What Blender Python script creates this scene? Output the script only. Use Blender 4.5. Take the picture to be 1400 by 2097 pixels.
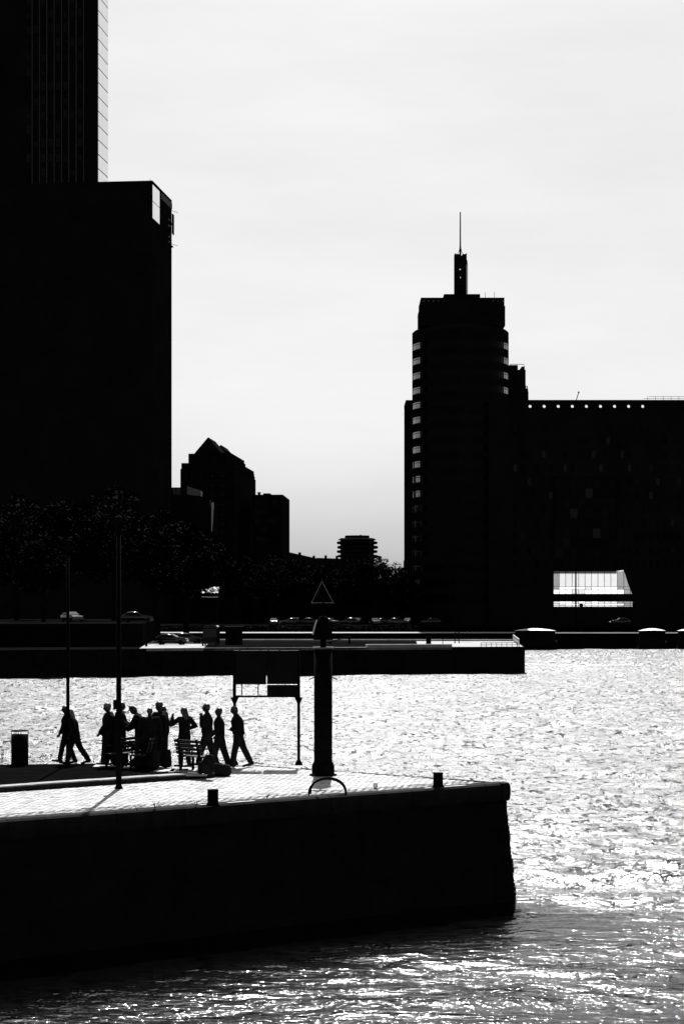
import bpy, bmesh, math, random
import numpy as np
from mathutils import Vector, Matrix

for o in list(bpy.data.objects):
    bpy.data.objects.remove(o, do_unlink=True)
SC = bpy.context.scene
COL = SC.collection
R = math.radians
random.seed(7)
RNG = np.random.default_rng(7)

# ------------------------------------------------------------------ camera, sky, sun, exposure
CAM_Z = 8.27
F = 4077.5                       # focal length in photo pixels (70 mm on 36 mm high)
cd = bpy.data.cameras.new('Camera')
cam = bpy.data.objects.new('Camera', cd)
COL.objects.link(cam)
cam.location = (0, 0, CAM_Z)
cam.rotation_euler = (R(90), 0, 0)
cd.sensor_fit = 'VERTICAL'
cd.sensor_height = 36
cd.sensor_width = 24
cd.lens = 70
cd.shift_y = 192.5 / 2097
cd.clip_start = 0.5
cd.clip_end = 12000
SC.camera = cam

SUN_EL, SUN_AZ = 47.5, 0.5       # degrees; azimuth to the right of straight ahead
world = bpy.data.worlds.new('World')
SC.world = world
world.use_nodes = True
nt = world.node_tree
nt.nodes.clear()
w_out = nt.nodes.new('ShaderNodeOutputWorld')
w_bg = nt.nodes.new('ShaderNodeBackground')
w_sky = nt.nodes.new('ShaderNodeTexSky')
w_sky.sky_type = 'NISHITA'
w_sky.sun_disc = False
w_sky.sun_elevation = R(SUN_EL)
w_sky.sun_rotation = R(SUN_AZ)
w_sky.air_density = 1.0
w_sky.dust_density = 2.7
w_sky.ozone_density = 1.0
w_bw = nt.nodes.new('ShaderNodeRGBToBW')
w_bg.inputs['Strength'].default_value = 0.0615
# thin streaky veil of high cloud
w_tc = nt.nodes.new('ShaderNodeTexCoord')
w_map = nt.nodes.new('ShaderNodeMapping')
w_map.inputs['Scale'].default_value = (2.2, 2.2, 9.0)
w_map.inputs['Rotation'].default_value = (0.12, 0.16, 0.0)
w_noise = nt.nodes.new('ShaderNodeTexNoise')
w_noise.inputs['Scale'].default_value = 2.2
w_noise.inputs['Detail'].default_value = 6
w_noise.inputs['Roughness'].default_value = 0.55
w_ramp = nt.nodes.new('ShaderNodeMapRange')
w_ramp.inputs['From Min'].default_value = 0.3
w_ramp.inputs['From Max'].default_value = 0.7
w_ramp.inputs['To Min'].default_value = 0.94
w_ramp.inputs['To Max'].default_value = 1.05
w_mul = nt.nodes.new('ShaderNodeMath')
w_mul.operation = 'MULTIPLY'
L = nt.links.new
L(w_tc.outputs['Generated'], w_map.inputs['Vector'])
L(w_map.outputs['Vector'], w_noise.inputs['Vector'])
L(w_noise.outputs['Fac'], w_ramp.inputs['Value'])
L(w_sky.outputs['Color'], w_bw.inputs['Color'])
L(w_bw.outputs['Val'], w_mul.inputs[0])
L(w_ramp.outputs['Result'], w_mul.inputs[1])
L(w_mul.outputs['Value'], w_bg.inputs['Color'])
L(w_bg.outputs['Background'], w_out.inputs['Surface'])

sd = bpy.data.lights.new('Sun', 'SUN')
sd.energy = 5.0
sd.angle = R(0.53)
sd.color = (1.0, 1.0, 1.0)
sun = bpy.data.objects.new('Sun', sd)
COL.objects.link(sun)
tosun = Vector((math.sin(R(SUN_AZ)) * math.cos(R(SUN_EL)), math.cos(R(SUN_AZ)) * math.cos(R(SUN_EL)), math.sin(R(SUN_EL))))
sun.rotation_euler = tosun.to_track_quat('Z', 'Y').to_euler()
sun.location = (0, 200, 300)

SC.view_settings.view_transform = 'Standard'
SC.view_settings.look = 'None'
SC.view_settings.gamma = 1.0
SC.view_settings.exposure = 0.65
SC.view_settings.use_curve_mapping = False
SC.cycles.use_denoising = True
SC.cycles.max_bounces = 5
SC.cycles.diffuse_bounces = 2
SC.cycles.glossy_bounces = 3

# ------------------------------------------------------------------ helpers
def PX(x, Y): return (x - 700.0) / F * Y            # world x of a photo column at distance Y
def PZ(y, Y): return CAM_Z - (y - 1241.0) / F * Y   # world z of a photo row at distance Y


class MB:
    """collects shapes into one mesh"""
    def __init__(s):
        s.v, s.f = [], []

    def add(s, vs, fs):
        n = len(s.v)
        s.v.extend(tuple(map(float, p)) for p in vs)
        s.f.extend(tuple(i + n for i in f) for f in fs)
        return s

    def box(s, x0, x1, y0, y1, z0, z1):
        return s.add([(x0, y0, z0), (x1, y0, z0), (x1, y1, z0), (x0, y1, z0), (x0, y0, z1), (x1, y0, z1), (x1, y1, z1), (x0, y1, z1)],
                     [(0, 3, 2, 1), (4, 5, 6, 7), (0, 1, 5, 4), (1, 2, 6, 5), (2, 3, 7, 6), (3, 0, 4, 7)])

    def cbox(s, x0, x1, y0, y1, z0, z1, c=0.02):
        """box with chamfered top edge"""
        vs = []
        for z, i in ((z0, 0), (z1 - c, 0), (z1, c)):
            vs += [(x0 + i, y0 + i, z), (x1 - i, y0 + i, z), (x1 - i, y1 - i, z), (x0 + i, y1 - i, z)]
        fs = [(3, 2, 1, 0), (8, 9, 10, 11)]
        for k in (0, 4):
            for j in range(4):
                fs.append((k + j, k + (j + 1) % 4, k + 4 + (j + 1) % 4, k + 4 + j))
        return s.add(vs, fs)

    def prism(s, poly, z0, z1, poly1=None):
        n = len(poly)
        poly1 = poly1 or poly
        return s.add([(p[0], p[1], z0) for p in poly] + [(p[0], p[1], z1) for p in poly1],
                     [tuple(reversed(range(n))), tuple(range(n, 2 * n))] + [(i, (i + 1) % n, n + (i + 1) % n, n + i) for i in range(n)])

    def prism_y(s, poly, y0, y1):
        n = len(poly)
        return s.add([(p[0], y0, p[1]) for p in poly] + [(p[0], y1, p[1]) for p in poly],
                     [tuple(range(n)), tuple(reversed(range(n, 2 * n)))] + [((i + 1) % n, i, n + i, n + (i + 1) % n) for i in range(n)])

    def prism_x(s, poly, x0, x1):
        n = len(poly)
        return s.add([(x0, p[0], p[1]) for p in poly] + [(x1, p[0], p[1]) for p in poly],
                     [tuple(range(n)), tuple(reversed(range(n, 2 * n)))] + [((i + 1) % n, i, n + i, n + (i + 1) % n) for i in range(n)])

    def path(s, pts, r, n=8, caps=True):
        pts = [Vector(p) for p in pts]
        rs = r if isinstance(r, (list, tuple)) else [r] * len(pts)
        vs, fs = [], []
        up = None
        for i, p in enumerate(pts):
            d = (pts[min(i + 1, len(pts) - 1)] - pts[max(i - 1, 0)]).normalized()
            if up is None:
                up = Vector((0, 0, 1)) if abs(d.z) < 0.9 else Vector((1, 0, 0))
            a = d.cross(up).normalized()
            b = a.cross(d).normalized()
            up = b
            for k in range(n):
                t = 2 * math.pi * k / n
                vs.append(p + (a * math.cos(t) + b * math.sin(t)) * rs[i])
        m = len(pts)
        for i in range(m - 1):
            for k in range(n):
                fs.append((i * n + k, i * n + (k + 1) % n, (i + 1) * n + (k + 1) % n, (i + 1) * n + k))
        if caps:
            fs.append(tuple(reversed(range(n))))
            fs.append(tuple(range((m - 1) * n, m * n)))
        return s.add(vs, fs)

    def lathe(s, prof, n=20, cx=0, cy=0, sx=1, sy=1):
        vs, fs = [], []
        for r, z in prof:
            for k in range(n):
                t = 2 * math.pi * k / n
                vs.append((cx + r * sx * math.cos(t), cy + r * sy * math.sin(t), z))
        m = len(prof)
        for i in range(m - 1):
            for k in range(n):
                fs.append((i * n + k, i * n + (k + 1) % n, (i + 1) * n + (k + 1) % n, (i + 1) * n + k))
        if prof[0][0] > 1e-6: fs.append(tuple(reversed(range(n))))
        if prof[-1][0] > 1e-6: fs.append(tuple(range((m - 1) * n, m * n)))
        return s.add(vs, fs)

    def mesh(s, name, mat, smooth=False):
        me = bpy.data.meshes.new(name)
        me.from_pydata(s.v, [], s.f)
        me.materials.append(mat)
        if smooth:
            me.polygons.foreach_set('use_smooth', [True] * len(me.polygons))
        me.update()
        return me

    def build(s, name, mat, parent=None, smooth=False, **props):
        return link(name, s.mesh(name, mat, smooth), parent, **props)


def link(name, me, parent=None, loc=None, rz=None, **props):
    o = bpy.data.objects.new(name, me)
    COL.objects.link(o)
    if parent: o.parent = parent
    if loc is not None: o.location = loc
    if rz is not None: o.rotation_euler = (0, 0, rz)
    for k, v in props.items(): o[k] = v
    return o


def thing(name, label, cat, loc=(0, 0, 0), rz=0.0, group=None):
    o = link(name, None, None, loc, rz, label=label, category=cat)
    if group: o['group'] = group
    return o


def tag(o, label, cat, group=None):
    o['label'], o['category'] = label, cat
    if group: o['group'] = group
    return o


def copy_tree(o, parent=None):
    c = o.copy()
    COL.objects.link(c)
    c.parent = parent
    for ch in o.children: copy_tree(ch, c)
    return c


# ------------------------------------------------------------------ materials (all greys: the photograph is black and white)
def mat(name, c, rough=0.8, spec=0.15, metal=0.0, var=0.3, scale=2.0, bump=0.0, bscale=None, ior=None):
    m = bpy.data.materials.new(name)
    m.use_nodes = True
    n = m.node_tree
    b = n.nodes['Principled BSDF']
    tc = n.nodes.new('ShaderNodeTexCoord')
    no = n.nodes.new('ShaderNodeTexNoise')
    no.inputs['Scale'].default_value = scale
    no.inputs['Detail'].default_value = 5
    mr = n.nodes.new('ShaderNodeMapRange')
    mr.inputs['From Min'].default_value = 0.3
    mr.inputs['From Max'].default_value = 0.7
    mr.inputs['To Min'].default_value = c * (1 - var)
    mr.inputs['To Max'].default_value = c * (1 + var)
    n.links.new(tc.outputs['Object'], no.inputs['Vector'])
    n.links.new(no.outputs['Fac'], mr.inputs['Value'])
    n.links.new(mr.outputs['Result'], b.inputs['Base Color'])
    b.inputs['Roughness'].default_value = rough
    b.inputs['Specular IOR Level'].default_value = spec
    b.inputs['Metallic'].default_value = metal
    if ior: b.inputs['IOR'].default_value = ior
    if bump:
        bp = n.nodes.new('ShaderNodeBump')
        n2 = n.nodes.new('ShaderNodeTexNoise')
        n2.inputs['Scale'].default_value = bscale or scale * 8
        n2.inputs['Detail'].default_value = 4
        bp.inputs['Distance'].default_value = bump
        n.links.new(tc.outputs['Object'], n2.inputs['Vector'])
        n.links.new(n2.outputs['Fac'], bp.inputs['Height'])
        n.links.new(bp.outputs['Normal'], b.inputs['Normal'])
    return m


M = {
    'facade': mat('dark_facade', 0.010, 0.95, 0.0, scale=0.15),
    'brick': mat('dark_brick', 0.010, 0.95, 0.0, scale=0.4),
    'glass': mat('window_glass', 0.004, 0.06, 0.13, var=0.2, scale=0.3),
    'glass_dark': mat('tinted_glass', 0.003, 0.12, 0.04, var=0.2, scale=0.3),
    'band_glass': mat('band_glass', 0.003, 0.05, 0.6, var=0.2, scale=0.3),
    'coated': mat('coated_glass', 0.31, 0.05, 0.5, metal=1.0, var=0.08, scale=0.1),
    'mirror': mat('mirror_glass', 0.92, 0.03, 0.5, metal=1.0, var=0.03, scale=0.1),
    'mullion': mat('mullion_metal', 0.03, 0.5, 0.3),
    'steel': mat('dark_steel', 0.004, 0.95, 0.01, bump=0.002, scale=4),
    'paint_white': mat('white_paint', 0.7, 0.5, 0.3, var=0.1),
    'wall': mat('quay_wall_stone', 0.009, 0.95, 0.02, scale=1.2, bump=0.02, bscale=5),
    'coping': mat('coping_stone', 0.016, 0.9, 0.05, scale=3, bump=0.004, bscale=40),
    'coping_worn': mat('rope_worn_stone', 0.4, 0.45, 0.4, scale=3, bump=0.002, bscale=40),
    'bed': mat('joint_sand', 0.14, 0.95, 0.05, scale=6),
    'paver': mat('paver_brick', 0.37, 0.6, 0.4, var=0.18, scale=3, bump=0.004, bscale=30),
    'paver_b': mat('paver_brick_dark', 0.29, 0.6, 0.4, var=0.2, scale=3, bump=0.004, bscale=30),
    'paver_edge': mat('edge_sett', 0.30, 0.7, 0.3, var=0.3, scale=4, bump=0.006, bscale=25),
    'kerb': mat('kerb_concrete', 0.30, 0.8, 0.2, scale=3, bump=0.003),
    'terrace_shade': mat('shaded_terrace', 0.004, 0.95, 0.0, scale=1.5, bump=0.004, bscale=30),  # near-black base colour holds the shade lying on the terrace
    'concrete': mat('concrete', 0.32, 0.85, 0.2, scale=0.5),
    'asphalt': mat('asphalt', 0.005, 0.95, 0.0, scale=0.4),
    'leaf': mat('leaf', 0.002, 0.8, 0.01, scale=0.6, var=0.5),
    'bark': mat('bark', 0.008, 0.95, 0.0, scale=3, bump=0.01),
    'cloth': mat('dark_cloth', 0.010, 0.95, 0.03, scale=8),
    'cloth_b': mat('charcoal_cloth', 0.014, 0.95, 0.03, scale=8),
    'skin': mat('skin', 0.03, 0.7, 0.1, scale=10, var=0.1),
    'hair': mat('hair', 0.015, 0.35, 0.6, scale=20),
    'hair_rim_lit': mat('rim_lit_hair', 0.12, 0.5, 0.5, scale=20),  # paler colour stands in for the sunlit rims of two heads
    'shoe': mat('shoe', 0.010, 0.6, 0.1),
    'wood': mat('bench_wood', 0.02, 0.75, 0.2, scale=6, bump=0.001),
    'plastic': mat('dark_plastic', 0.009, 0.9, 0.03),
    'carpaint': mat('car_paint', 0.006, 0.07, 0.5, var=0.1),
    'carpaint_w': mat('car_paint_pale', 0.03, 0.08, 0.5, var=0.1),
    'tyre': mat('tyre', 0.012, 0.9, 0.05),
    'roofwhite': mat('white_canopy', 0.7, 0.5, 0.3, var=0.06),
    'hull': mat('boat_hull', 0.007, 0.8, 0.04),
    'zinc': mat('zinc_roof', 0.08, 0.5, 0.5, scale=1),
    'pale': mat('pale_render', 0.22, 0.8, 0.2, scale=0.5),
    'weed': mat('weed_leaf', 0.03, 0.7, 0.1),
}


def mat_translucent(name, c, t):
    m = bpy.data.materials.new(name)
    m.use_nodes = True
    n = m.node_tree
    out = n.nodes['Material Output']
    b = n.nodes['Principled BSDF']
    b.inputs['Base Color'].default_value = (c * .3, c * .3, c * .3, 1)
    b.inputs['Roughness'].default_value = 0.4
    tr = n.nodes.new('ShaderNodeBsdfTranslucent')
    tc = n.nodes.new('ShaderNodeTexCoord')
    no = n.nodes.new('ShaderNodeTexNoise')
    no.inputs['Scale'].default_value = 0.35
    mr = n.nodes.new('ShaderNodeMapRange')
    mr.inputs['To Min'].default_value = c * 0.9
    mr.inputs['To Max'].default_value = c
    mx = n.nodes.new('ShaderNodeMixShader')
    mx.inputs[0].default_value = t
    n.links.new(tc.outputs['Object'], no.inputs['Vector'])
    n.links.new(no.outputs['Fac'], mr.inputs['Value'])
    n.links.new(mr.outputs['Result'], tr.inputs['Color'])
    n.links.new(b.outputs[0], mx.inputs[1])
    n.links.new(tr.outputs[0], mx.inputs[2])
    n.links.new(mx.outputs[0], out.inputs['Surface'])
    return m


M['frost'] = mat_translucent('frosted_glass', 0.74, 0.95)
M['frost_b'] = mat_translucent('frosted_glass_clear', 0.97, 0.98)
M['frost_dim'] = mat_translucent('frosted_glass_tinted', 0.50, 0.9)
M['cup'] = mat_translucent('cup_plastic', 0.6, 0.6)


def mat_water():
    m = bpy.data.materials.new('river_water')
    m.use_nodes = True
    n = m.node_tree
    b = n.nodes['Principled BSDF']
    b.inputs['Base Color'].default_value = (0.0008, 0.0008, 0.0008, 1)
    b.inputs['Roughness'].default_value = 0.10
    b.inputs['IOR'].default_value = 1.42
    b.inputs['Specular IOR Level'].default_value = 0.5
    tc = n.nodes.new('ShaderNodeTexCoord')
    hs = []
    for sc, stretch, det, amp in ((0.55, (0.55, 1.0, 1), 3, 0.42), (2.4, (0.6, 1.0, 1), 3, 0.17), (8.0, (0.7, 1.0, 1), 3, 0.045)):
        mp = n.nodes.new('ShaderNodeMapping')
        mp.inputs['Scale'].default_value = stretch
        mp.inputs['Rotation'].default_value = (0, 0, 0.12 * sc)
        no = n.nodes.new('ShaderNodeTexNoise')
        no.inputs['Scale'].default_value = sc
        no.inputs['Detail'].default_value = det
        no.inputs['Roughness'].default_value = 0.55
        no.inputs['Distortion'].default_value = 0.4
        mu = n.nodes.new('ShaderNodeMath')
        mu.operation = 'MULTIPLY'
        mu.inputs[1].default_value = amp
        n.links.new(tc.outputs['Object'], mp.inputs['Vector'])
        n.links.new(mp.outputs['Vector'], no.inputs['Vector'])
        n.links.new(no.outputs['Fac'], mu.inputs[0])
        hs.append(mu)
    ad = hs[0]
    for h_ in hs[1:]:
        a2 = n.nodes.new('ShaderNodeMath')
        a2.operation = 'ADD'
        n.links.new(ad.outputs[0], a2.inputs[0])
        n.links.new(h_.outputs[0], a2.inputs[1])
        ad = a2
    # gusts: ruffled patches catch the sun, smooth lanes between them stay dark; calmer in the lee of the quay and behind the pier
    mp = n.nodes.new('ShaderNodeMapping')
    mp.inputs['Scale'].default_value = (0.8, 0.55, 1)
    no = n.nodes.new('ShaderNodeTexNoise')
    no.inputs['Scale'].default_value = 3.0
    no.inputs['Detail'].default_value = 6
    no.inputs['Roughness'].default_value = 0.78
    mr = n.nodes.new('ShaderNodeMapRange')
    mr.inputs['From Min'].default_value = 0.42
    mr.inputs['From Max'].default_value = 0.515
    mr.inputs['To Min'].default_value = 0.0
    mr.inputs['To Max'].default_value = 1.0
    sp = n.nodes.new('ShaderNodeSeparateXYZ')
    wr = n.nodes.new('ShaderNodeValToRGB')
    e = wr.color_ramp.elements
    e[0].position, e[0].color = 0.10, (.13, .13, .13, 1)
    e[1].position, e[1].color = 0.22, (.50, .50, .50, 1)
    for p_, c_ in ((.60, .52), (.68, .34), (.95, .32)):
        q_ = e.new(p_)
        q_.color = (c_, c_, c_, 1)
    dv = n.nodes.new('ShaderNodeMath')
    dv.operation = 'DIVIDE'
    dv.inputs[1].default_value = 400
    ml = n.nodes.new('ShaderNodeMath')
    ml.operation = 'MULTIPLY_ADD'
    ml.inputs[2].default_value = 0.04
    n.links.new(tc.outputs['Object'], mp.inputs['Vector'])
    n.links.new(mp.outputs['Vector'], no.inputs['Vector'])
    n.links.new(no.outputs['Fac'], mr.inputs['Value'])
    n.links.new(tc.outputs['Object'], sp.inputs['Vector'])
    n.links.new(sp.outputs['Y'], dv.inputs[0])
    n.links.new(dv.outputs[0], wr.inputs['Fac'])
    n.links.new(mr.outputs['Result'], ml.inputs[0])
    n.links.new(ml.outputs[0], b.inputs['Roughness'])
    bp = n.nodes.new('ShaderNodeBump')
    ds = n.nodes.new('ShaderNodeMapRange')
    ds.inputs['To Min'].default_value = 2.8
    ds.inputs['To Max'].default_value = 0.9
    n.links.new(mr.outputs['Result'], ds.inputs['Value'])
    n.links.new(ds.outputs['Result'], bp.inputs['Distance'])
    st = n.nodes.new('ShaderNodeMapRange')
    st.inputs['From Min'].default_value = 40
    st.inputs['From Max'].default_value = 90
    st.inputs['To Min'].default_value = 0.5
    st.inputs['To Max'].default_value = 0.85
    n.links.new(sp.outputs['Y'], st.inputs['Value'])
    # the same calm strip under the quay wall
    def lin(ax, ay, c0, lo, hi, t0, t1):
        dt = n.nodes.new('ShaderNodeVectorMath')
        dt.operation = 'DOT_PRODUCT'
        dt.inputs[1].default_value = (ax, ay, 0)
        n.links.new(tc.outputs['Object'], dt.inputs[0])
        q = n.nodes.new('ShaderNodeMapRange')
        q.inputs['From Min'].default_value = lo + c0
        q.inputs['From Max'].default_value = hi + c0
        q.inputs['To Min'].default_value = t0
        q.inputs['To Max'].default_value = t1
        n.links.new(dt.outputs['Value'], q.inputs['Value'])
        return q
    l1 = lin(-.789, -.615, 4.76 * -.789 + 56.3 * -.615, -1.0, 1.5, 0.0, 1.0)
    l2 = lin(.615, -.789, 4.76 * .615 + 56.3 * -.789, 1.5, 8.0, 0.96, 0.0)
    lm = n.nodes.new('ShaderNodeMath')
    lm.operation = 'MULTIPLY'
    n.links.new(l1.outputs[0], lm.inputs[0])
    n.links.new(l2.outputs[0], lm.inputs[1])
    li = n.nodes.new('ShaderNodeMath')
    li.operation = 'SUBTRACT'
    li.inputs[0].default_value = 1.0
    n.links.new(lm.outputs[0], li.inputs[1])
    sm_ = n.nodes.new('ShaderNodeMath')
    sm_.operation = 'MULTIPLY'
    n.links.new(st.outputs['Result'], sm_.inputs[0])
    n.links.new(li.outputs[0], sm_.inputs[1])
    n.links.new(sm_.outputs[0], bp.inputs['Strength'])
    rl = n.nodes.new('ShaderNodeMath')
    rl.operation = 'MULTIPLY'
    n.links.new(wr.outputs['Color'], rl.inputs[0])
    n.links.new(li.outputs[0], rl.inputs[1])
    n.links.new(rl.outputs[0], ml.inputs[1])
    n.links.new(ad.outputs[0], bp.inputs['Height'])
    n.links.new(bp.outputs['Normal'], b.inputs['Normal'])
    return m


M['water'] = mat_water()

# ------------------------------------------------------------------ setting: river
def river():
    ys = [-400.0, -120.0, -20.0, 10.0, 22.0]
    y = 33.0
    while y < 386:
        ys.append(y)
        y += max(0.085, 0.0023 * y)
    ys.append(386.0)
    xs = [-900.0, -400.0, -200.0, -130.0, -100.0, -84.0] + list(np.arange(-74, 74.01, 0.34)) + [84.0, 100.0, 130.0, 200.0, 400.0, 900.0]
    xs, ys = np.array(xs), np.array(ys)
    X, Y = np.meshgrid(xs, ys)
    Z = np.zeros_like(X)
    dy = np.gradient(ys)[:, None]
    rng = np.random.default_rng(3)
    for i in range(70):
        lam = 0.7 * (14.0 / 0.7) ** rng.random()
        th = R(90) + rng.normal(0, 0.55)
        k = 2 * math.pi / lam
        slope = 0.044 if lam < 5 else 0.016
        wgt = np.clip((lam / dy - 3.0) / 3.0, 0, 1)
        ph = k * (X * math.cos(th) + Y * math.sin(th)) + rng.random() * 6.283
        # slow patchiness so that the chop comes in gusts
        g = 0.75 + 0.25 * np.sin(X * 0.05 * rng.normal() + Y * 0.04 * rng.normal() + rng.random() * 6)
        Z += wgt * g * slope / k * (np.sin(ph) + 0.25 * np.cos(2 * ph))
    edge = np.clip((82 - np.abs(X)) / 8, 0, 1) * np.clip((Y - 22) / 11, 0, 1)
    # calm strip close under the quay wall
    lee = np.clip(((X - 4.76) * -0.789 + (Y - 56.3) * -0.615 + 1.0) / 2.5, 0, 1) * np.clip(1 - ((X - 4.76) * 0.615 + (Y - 56.3) * -0.789 - 1.5) / 6.5, 0, 1)
    edge = edge * (0.52 + 0.48 * np.clip((Y - 43) / 40, 0, 1)) * (1 - 0.85 * lee)
    # a few longer crests of boat wash
    for px, py, ln_, tilt in ((265, 1450, 70, .02), (420, 1422, 40, 0), (770, 1423, 45, 0), (1030, 1457, 40, .03), (1145, 1486, 38, 0), (1350, 1422, 35, 0), (1260, 1420, 40, 0), (1215, 1777, 90, -.10), (1385, 1797, 50, 0), (1275, 1795, 40, 0), (560, 1478, 45, 0), (90, 1455, 60, .02), (1180, 1455, 60, 0)):
        D_ = 8.27 * 4077.5 / (py - 1241)
        x_ = (px - 700) / 4077.5 * D_
        sg_ = ln_ / 4077.5 * D_
        w_ = 0.0032 * D_ + 0.25
        dd = (Y - D_ - tilt * D_ * .3 * (X - x_)) / w_
        Z += 0.42 * w_ * np.exp(-dd ** 2) * np.exp(-((X - x_) / sg_) ** 4)      # the chop dies down in the lee of the quay
    Z *= edge
    nx, ny = len(xs), len(ys)
    co = np.stack([X, Y, Z], -1).reshape(-1, 3)
    ii = (np.arange(ny - 1)[:, None] * nx + np.arange(nx - 1)[None, :]).reshape(-1)
    quads = np.stack([ii, ii + 1, ii + nx + 1, ii + nx], -1)
    me = bpy.data.meshes.new('river')
    me.vertices.add(len(co))
    me.vertices.foreach_set('co', co.astype(np.float32).ravel())
    me.loops.add(quads.size)
    me.loops.foreach_set('vertex_index', quads.astype(np.int32).ravel())
    me.polygons.add(len(quads))
    me.polygons.foreach_set('loop_start', np.arange(0, quads.size, 4, dtype=np.int32))
    me.polygons.foreach_set('loop_total', np.full(len(quads), 4, dtype=np.int32))
    me.polygons.foreach_set('use_smooth', np.ones(len(quads), dtype=bool))
    me.update(calc_edges=True)
    me.materials.append(M['water'])
    return link('river', me, kind='structure')


river()

# ------------------------------------------------------------------ setting: near quay
QZ = 3.27                        # quay paving
TZ = 3.42                        # raised terrace
C = np.array([4.76, 56.3])       # the tip
U = np.array([-12.7, -9.9]); U = U / np.linalg.norm(U)     # along the camera-side edge, away from the tip
B1, B2, B3 = np.array([-0.3, 60.7]), np.array([-2.6, 62.5]), np.array([-10.5, 61.25])
V = np.array([U[1], -U[0]])      # perpendicular to U
if np.dot(V, B2 - C) < 0: V = -V
N0 = C + U * 45
quay_poly = [tuple(C), tuple(B1), tuple(B2), tuple(B3), (-60.0, 58.5), (-60.0, N0[1]), tuple(N0)]


def offset_poly(poly, d):
    n = len(poly)
    c = np.mean(poly, 0)
    out = []
    for i in range(n):
        p0, p1, p2 = map(np.array, (poly[i - 1], poly[i], poly[(i + 1) % n]))
        e1 = (p1 - p0) / np.linalg.norm(p1 - p0); e2 = (p2 - p1) / np.linalg.norm(p2 - p1)
        n1 = np.array([e1[1], -e1[0]]); n2 = np.array([e2[1], -e2[0]])
        if np.dot(n1, p1 - c) < 0: n1, n2 = -n1, -n2
        b = n1 + n2
        b = b / np.dot(b, b) * 2
        out.append(tuple(p1 + b * d))
    return out


quay = link('quay', None, kind='structure')
top_in = offset_poly(quay_poly, -0.10)
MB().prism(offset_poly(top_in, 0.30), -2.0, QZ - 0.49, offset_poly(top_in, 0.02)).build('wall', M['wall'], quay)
MB().prism(offset_poly(quay_poly, -0.45), QZ - 0.49, QZ - 0.075).build('bed', M['bed'], quay)


def coping_run(a, b, width, lens, worn=(), mname='coping'):
    a, b = np.array(a), np.array(b)
    L_ = np.linalg.norm(b - a); e = (b - a) / L_
    nrm = np.array([e[1], -e[0]])
    c = np.mean(quay_poly, 0)
    if np.dot(nrm, c - a) < 0: nrm = -nrm
    t = 0.0
    k = 0
    while t < L_ - 0.05:
        l_ = min(lens * random.uniform(0.9, 1.1), L_ - t)
        if L_ - t - l_ < 0.4: l_ = L_ - t
        m = MB()
        j = random.uniform(-0.012, 0.012)
        h = random.uniform(-0.006, 0.006)
        # rounded nose
        prof = [(0.05 + j, QZ - 0.49), (0.02 + j, QZ - 0.42), (j, QZ - 0.30), (j, QZ - 0.14), (0.03 + j, QZ - 0.045), (0.09 + j, QZ - 0.004 + h), (0.14 + j, QZ + 0.005 + h), (width, QZ + 0.006 + h), (width, QZ - 0.49)]
        vs, fs = [], []
        for tt in (t + 0.006, t + l_ - 0.006):
            for d, z in prof:
                p = a + e * tt + nrm * d
                vs.append((p[0], p[1], z))
        n = len(prof)
        fs = [tuple(range(n)), tuple(reversed(range(n, 2 * n)))] + [((i + 1) % n, i, n + i, n + (i + 1) % n) for i in range(n)]
        m.add(vs, fs)
        mid = t + l_ / 2
        wn = any(abs(mid - w) < lens * 0.5 for w in worn)
        m.build('coping_stone', M['coping_worn' if wn else mname], quay)
        t += l_
        k += 1


# distance along the edge of the two bollards, for the rope-polished stones beside them
coping_run(C, C + U * 32, 0.5, 0.95)
for s0, s1 in ((1.55, 2.55), (2.80, 3.05), (8.75, 9.60), (9.95, 10.45)):
    pa = [C + U * s0 + V * .10, C + U * s1 + V * .08, C + U * s1 + V * .20, C + U * s0 + V * .22]
    MB().prism([tuple(p) for p in pa], QZ - .05, QZ + 0.014).build('worn_band', M['coping_worn'], quay)
coping_run(C + U * 32, N0, 0.5, 6.5)
coping_run(C, B1, 0.32, 0.95)
coping_run(B1, B2, 0.32, 0.95)
coping_run(B2, B3, 0.32, 1.3)
# corner blocks stacked course by course down the tip: their uneven ends make the rough outline
z = QZ - 0.52
k = 0
while z > -0.25:
    h = random.uniform(0.115, 0.15)
    f = (QZ - 0.5 - z) / (QZ - 0.5)
    d = -0.10 + 0.02 + 0.185 * f + random.uniform(-0.008, 0.016)
    cpt = np.array(offset_poly(quay_poly, d)[0])
    e1 = U * (0.75 if k % 2 else 0.42)
    e2 = (B1 - C) / np.linalg.norm(B1 - C) * (0.42 if k % 2 else 0.75)
    p = [tuple(cpt), tuple(cpt + e1), tuple(cpt + e1 + e2), tuple(cpt + e2)]
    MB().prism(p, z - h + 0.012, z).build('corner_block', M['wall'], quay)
    z -= h
    k += 1

# terrace: kerb line parallel to the camera-side edge
K0 = np.array([PX(440, 58.0), 58.0])                 # right end of the kerb
Kdir = np.array([-4.8, -4.1]); Kdir = Kdir / np.linalg.norm(Kdir)
Kn = np.array([Kdir[1], -Kdir[0]])
if np.dot(Kn, V) < 0: Kn = -Kn
terrace = link('terrace', None, kind='structure')
tp0 = K0 + Kn * 0.45
tp1 = tp0 + Kn * 3.6 + Kdir * 0.25
tp = [tuple(tp0), tuple(tp1), tuple(np.array(B3) + np.array([4.5, 0.30])), tuple(np.array(B3) + np.array([0, -0.35])), (-59.0, 58.0), (-59.0, 40.0), tuple(tp0 + Kdir * 50)]
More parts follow.
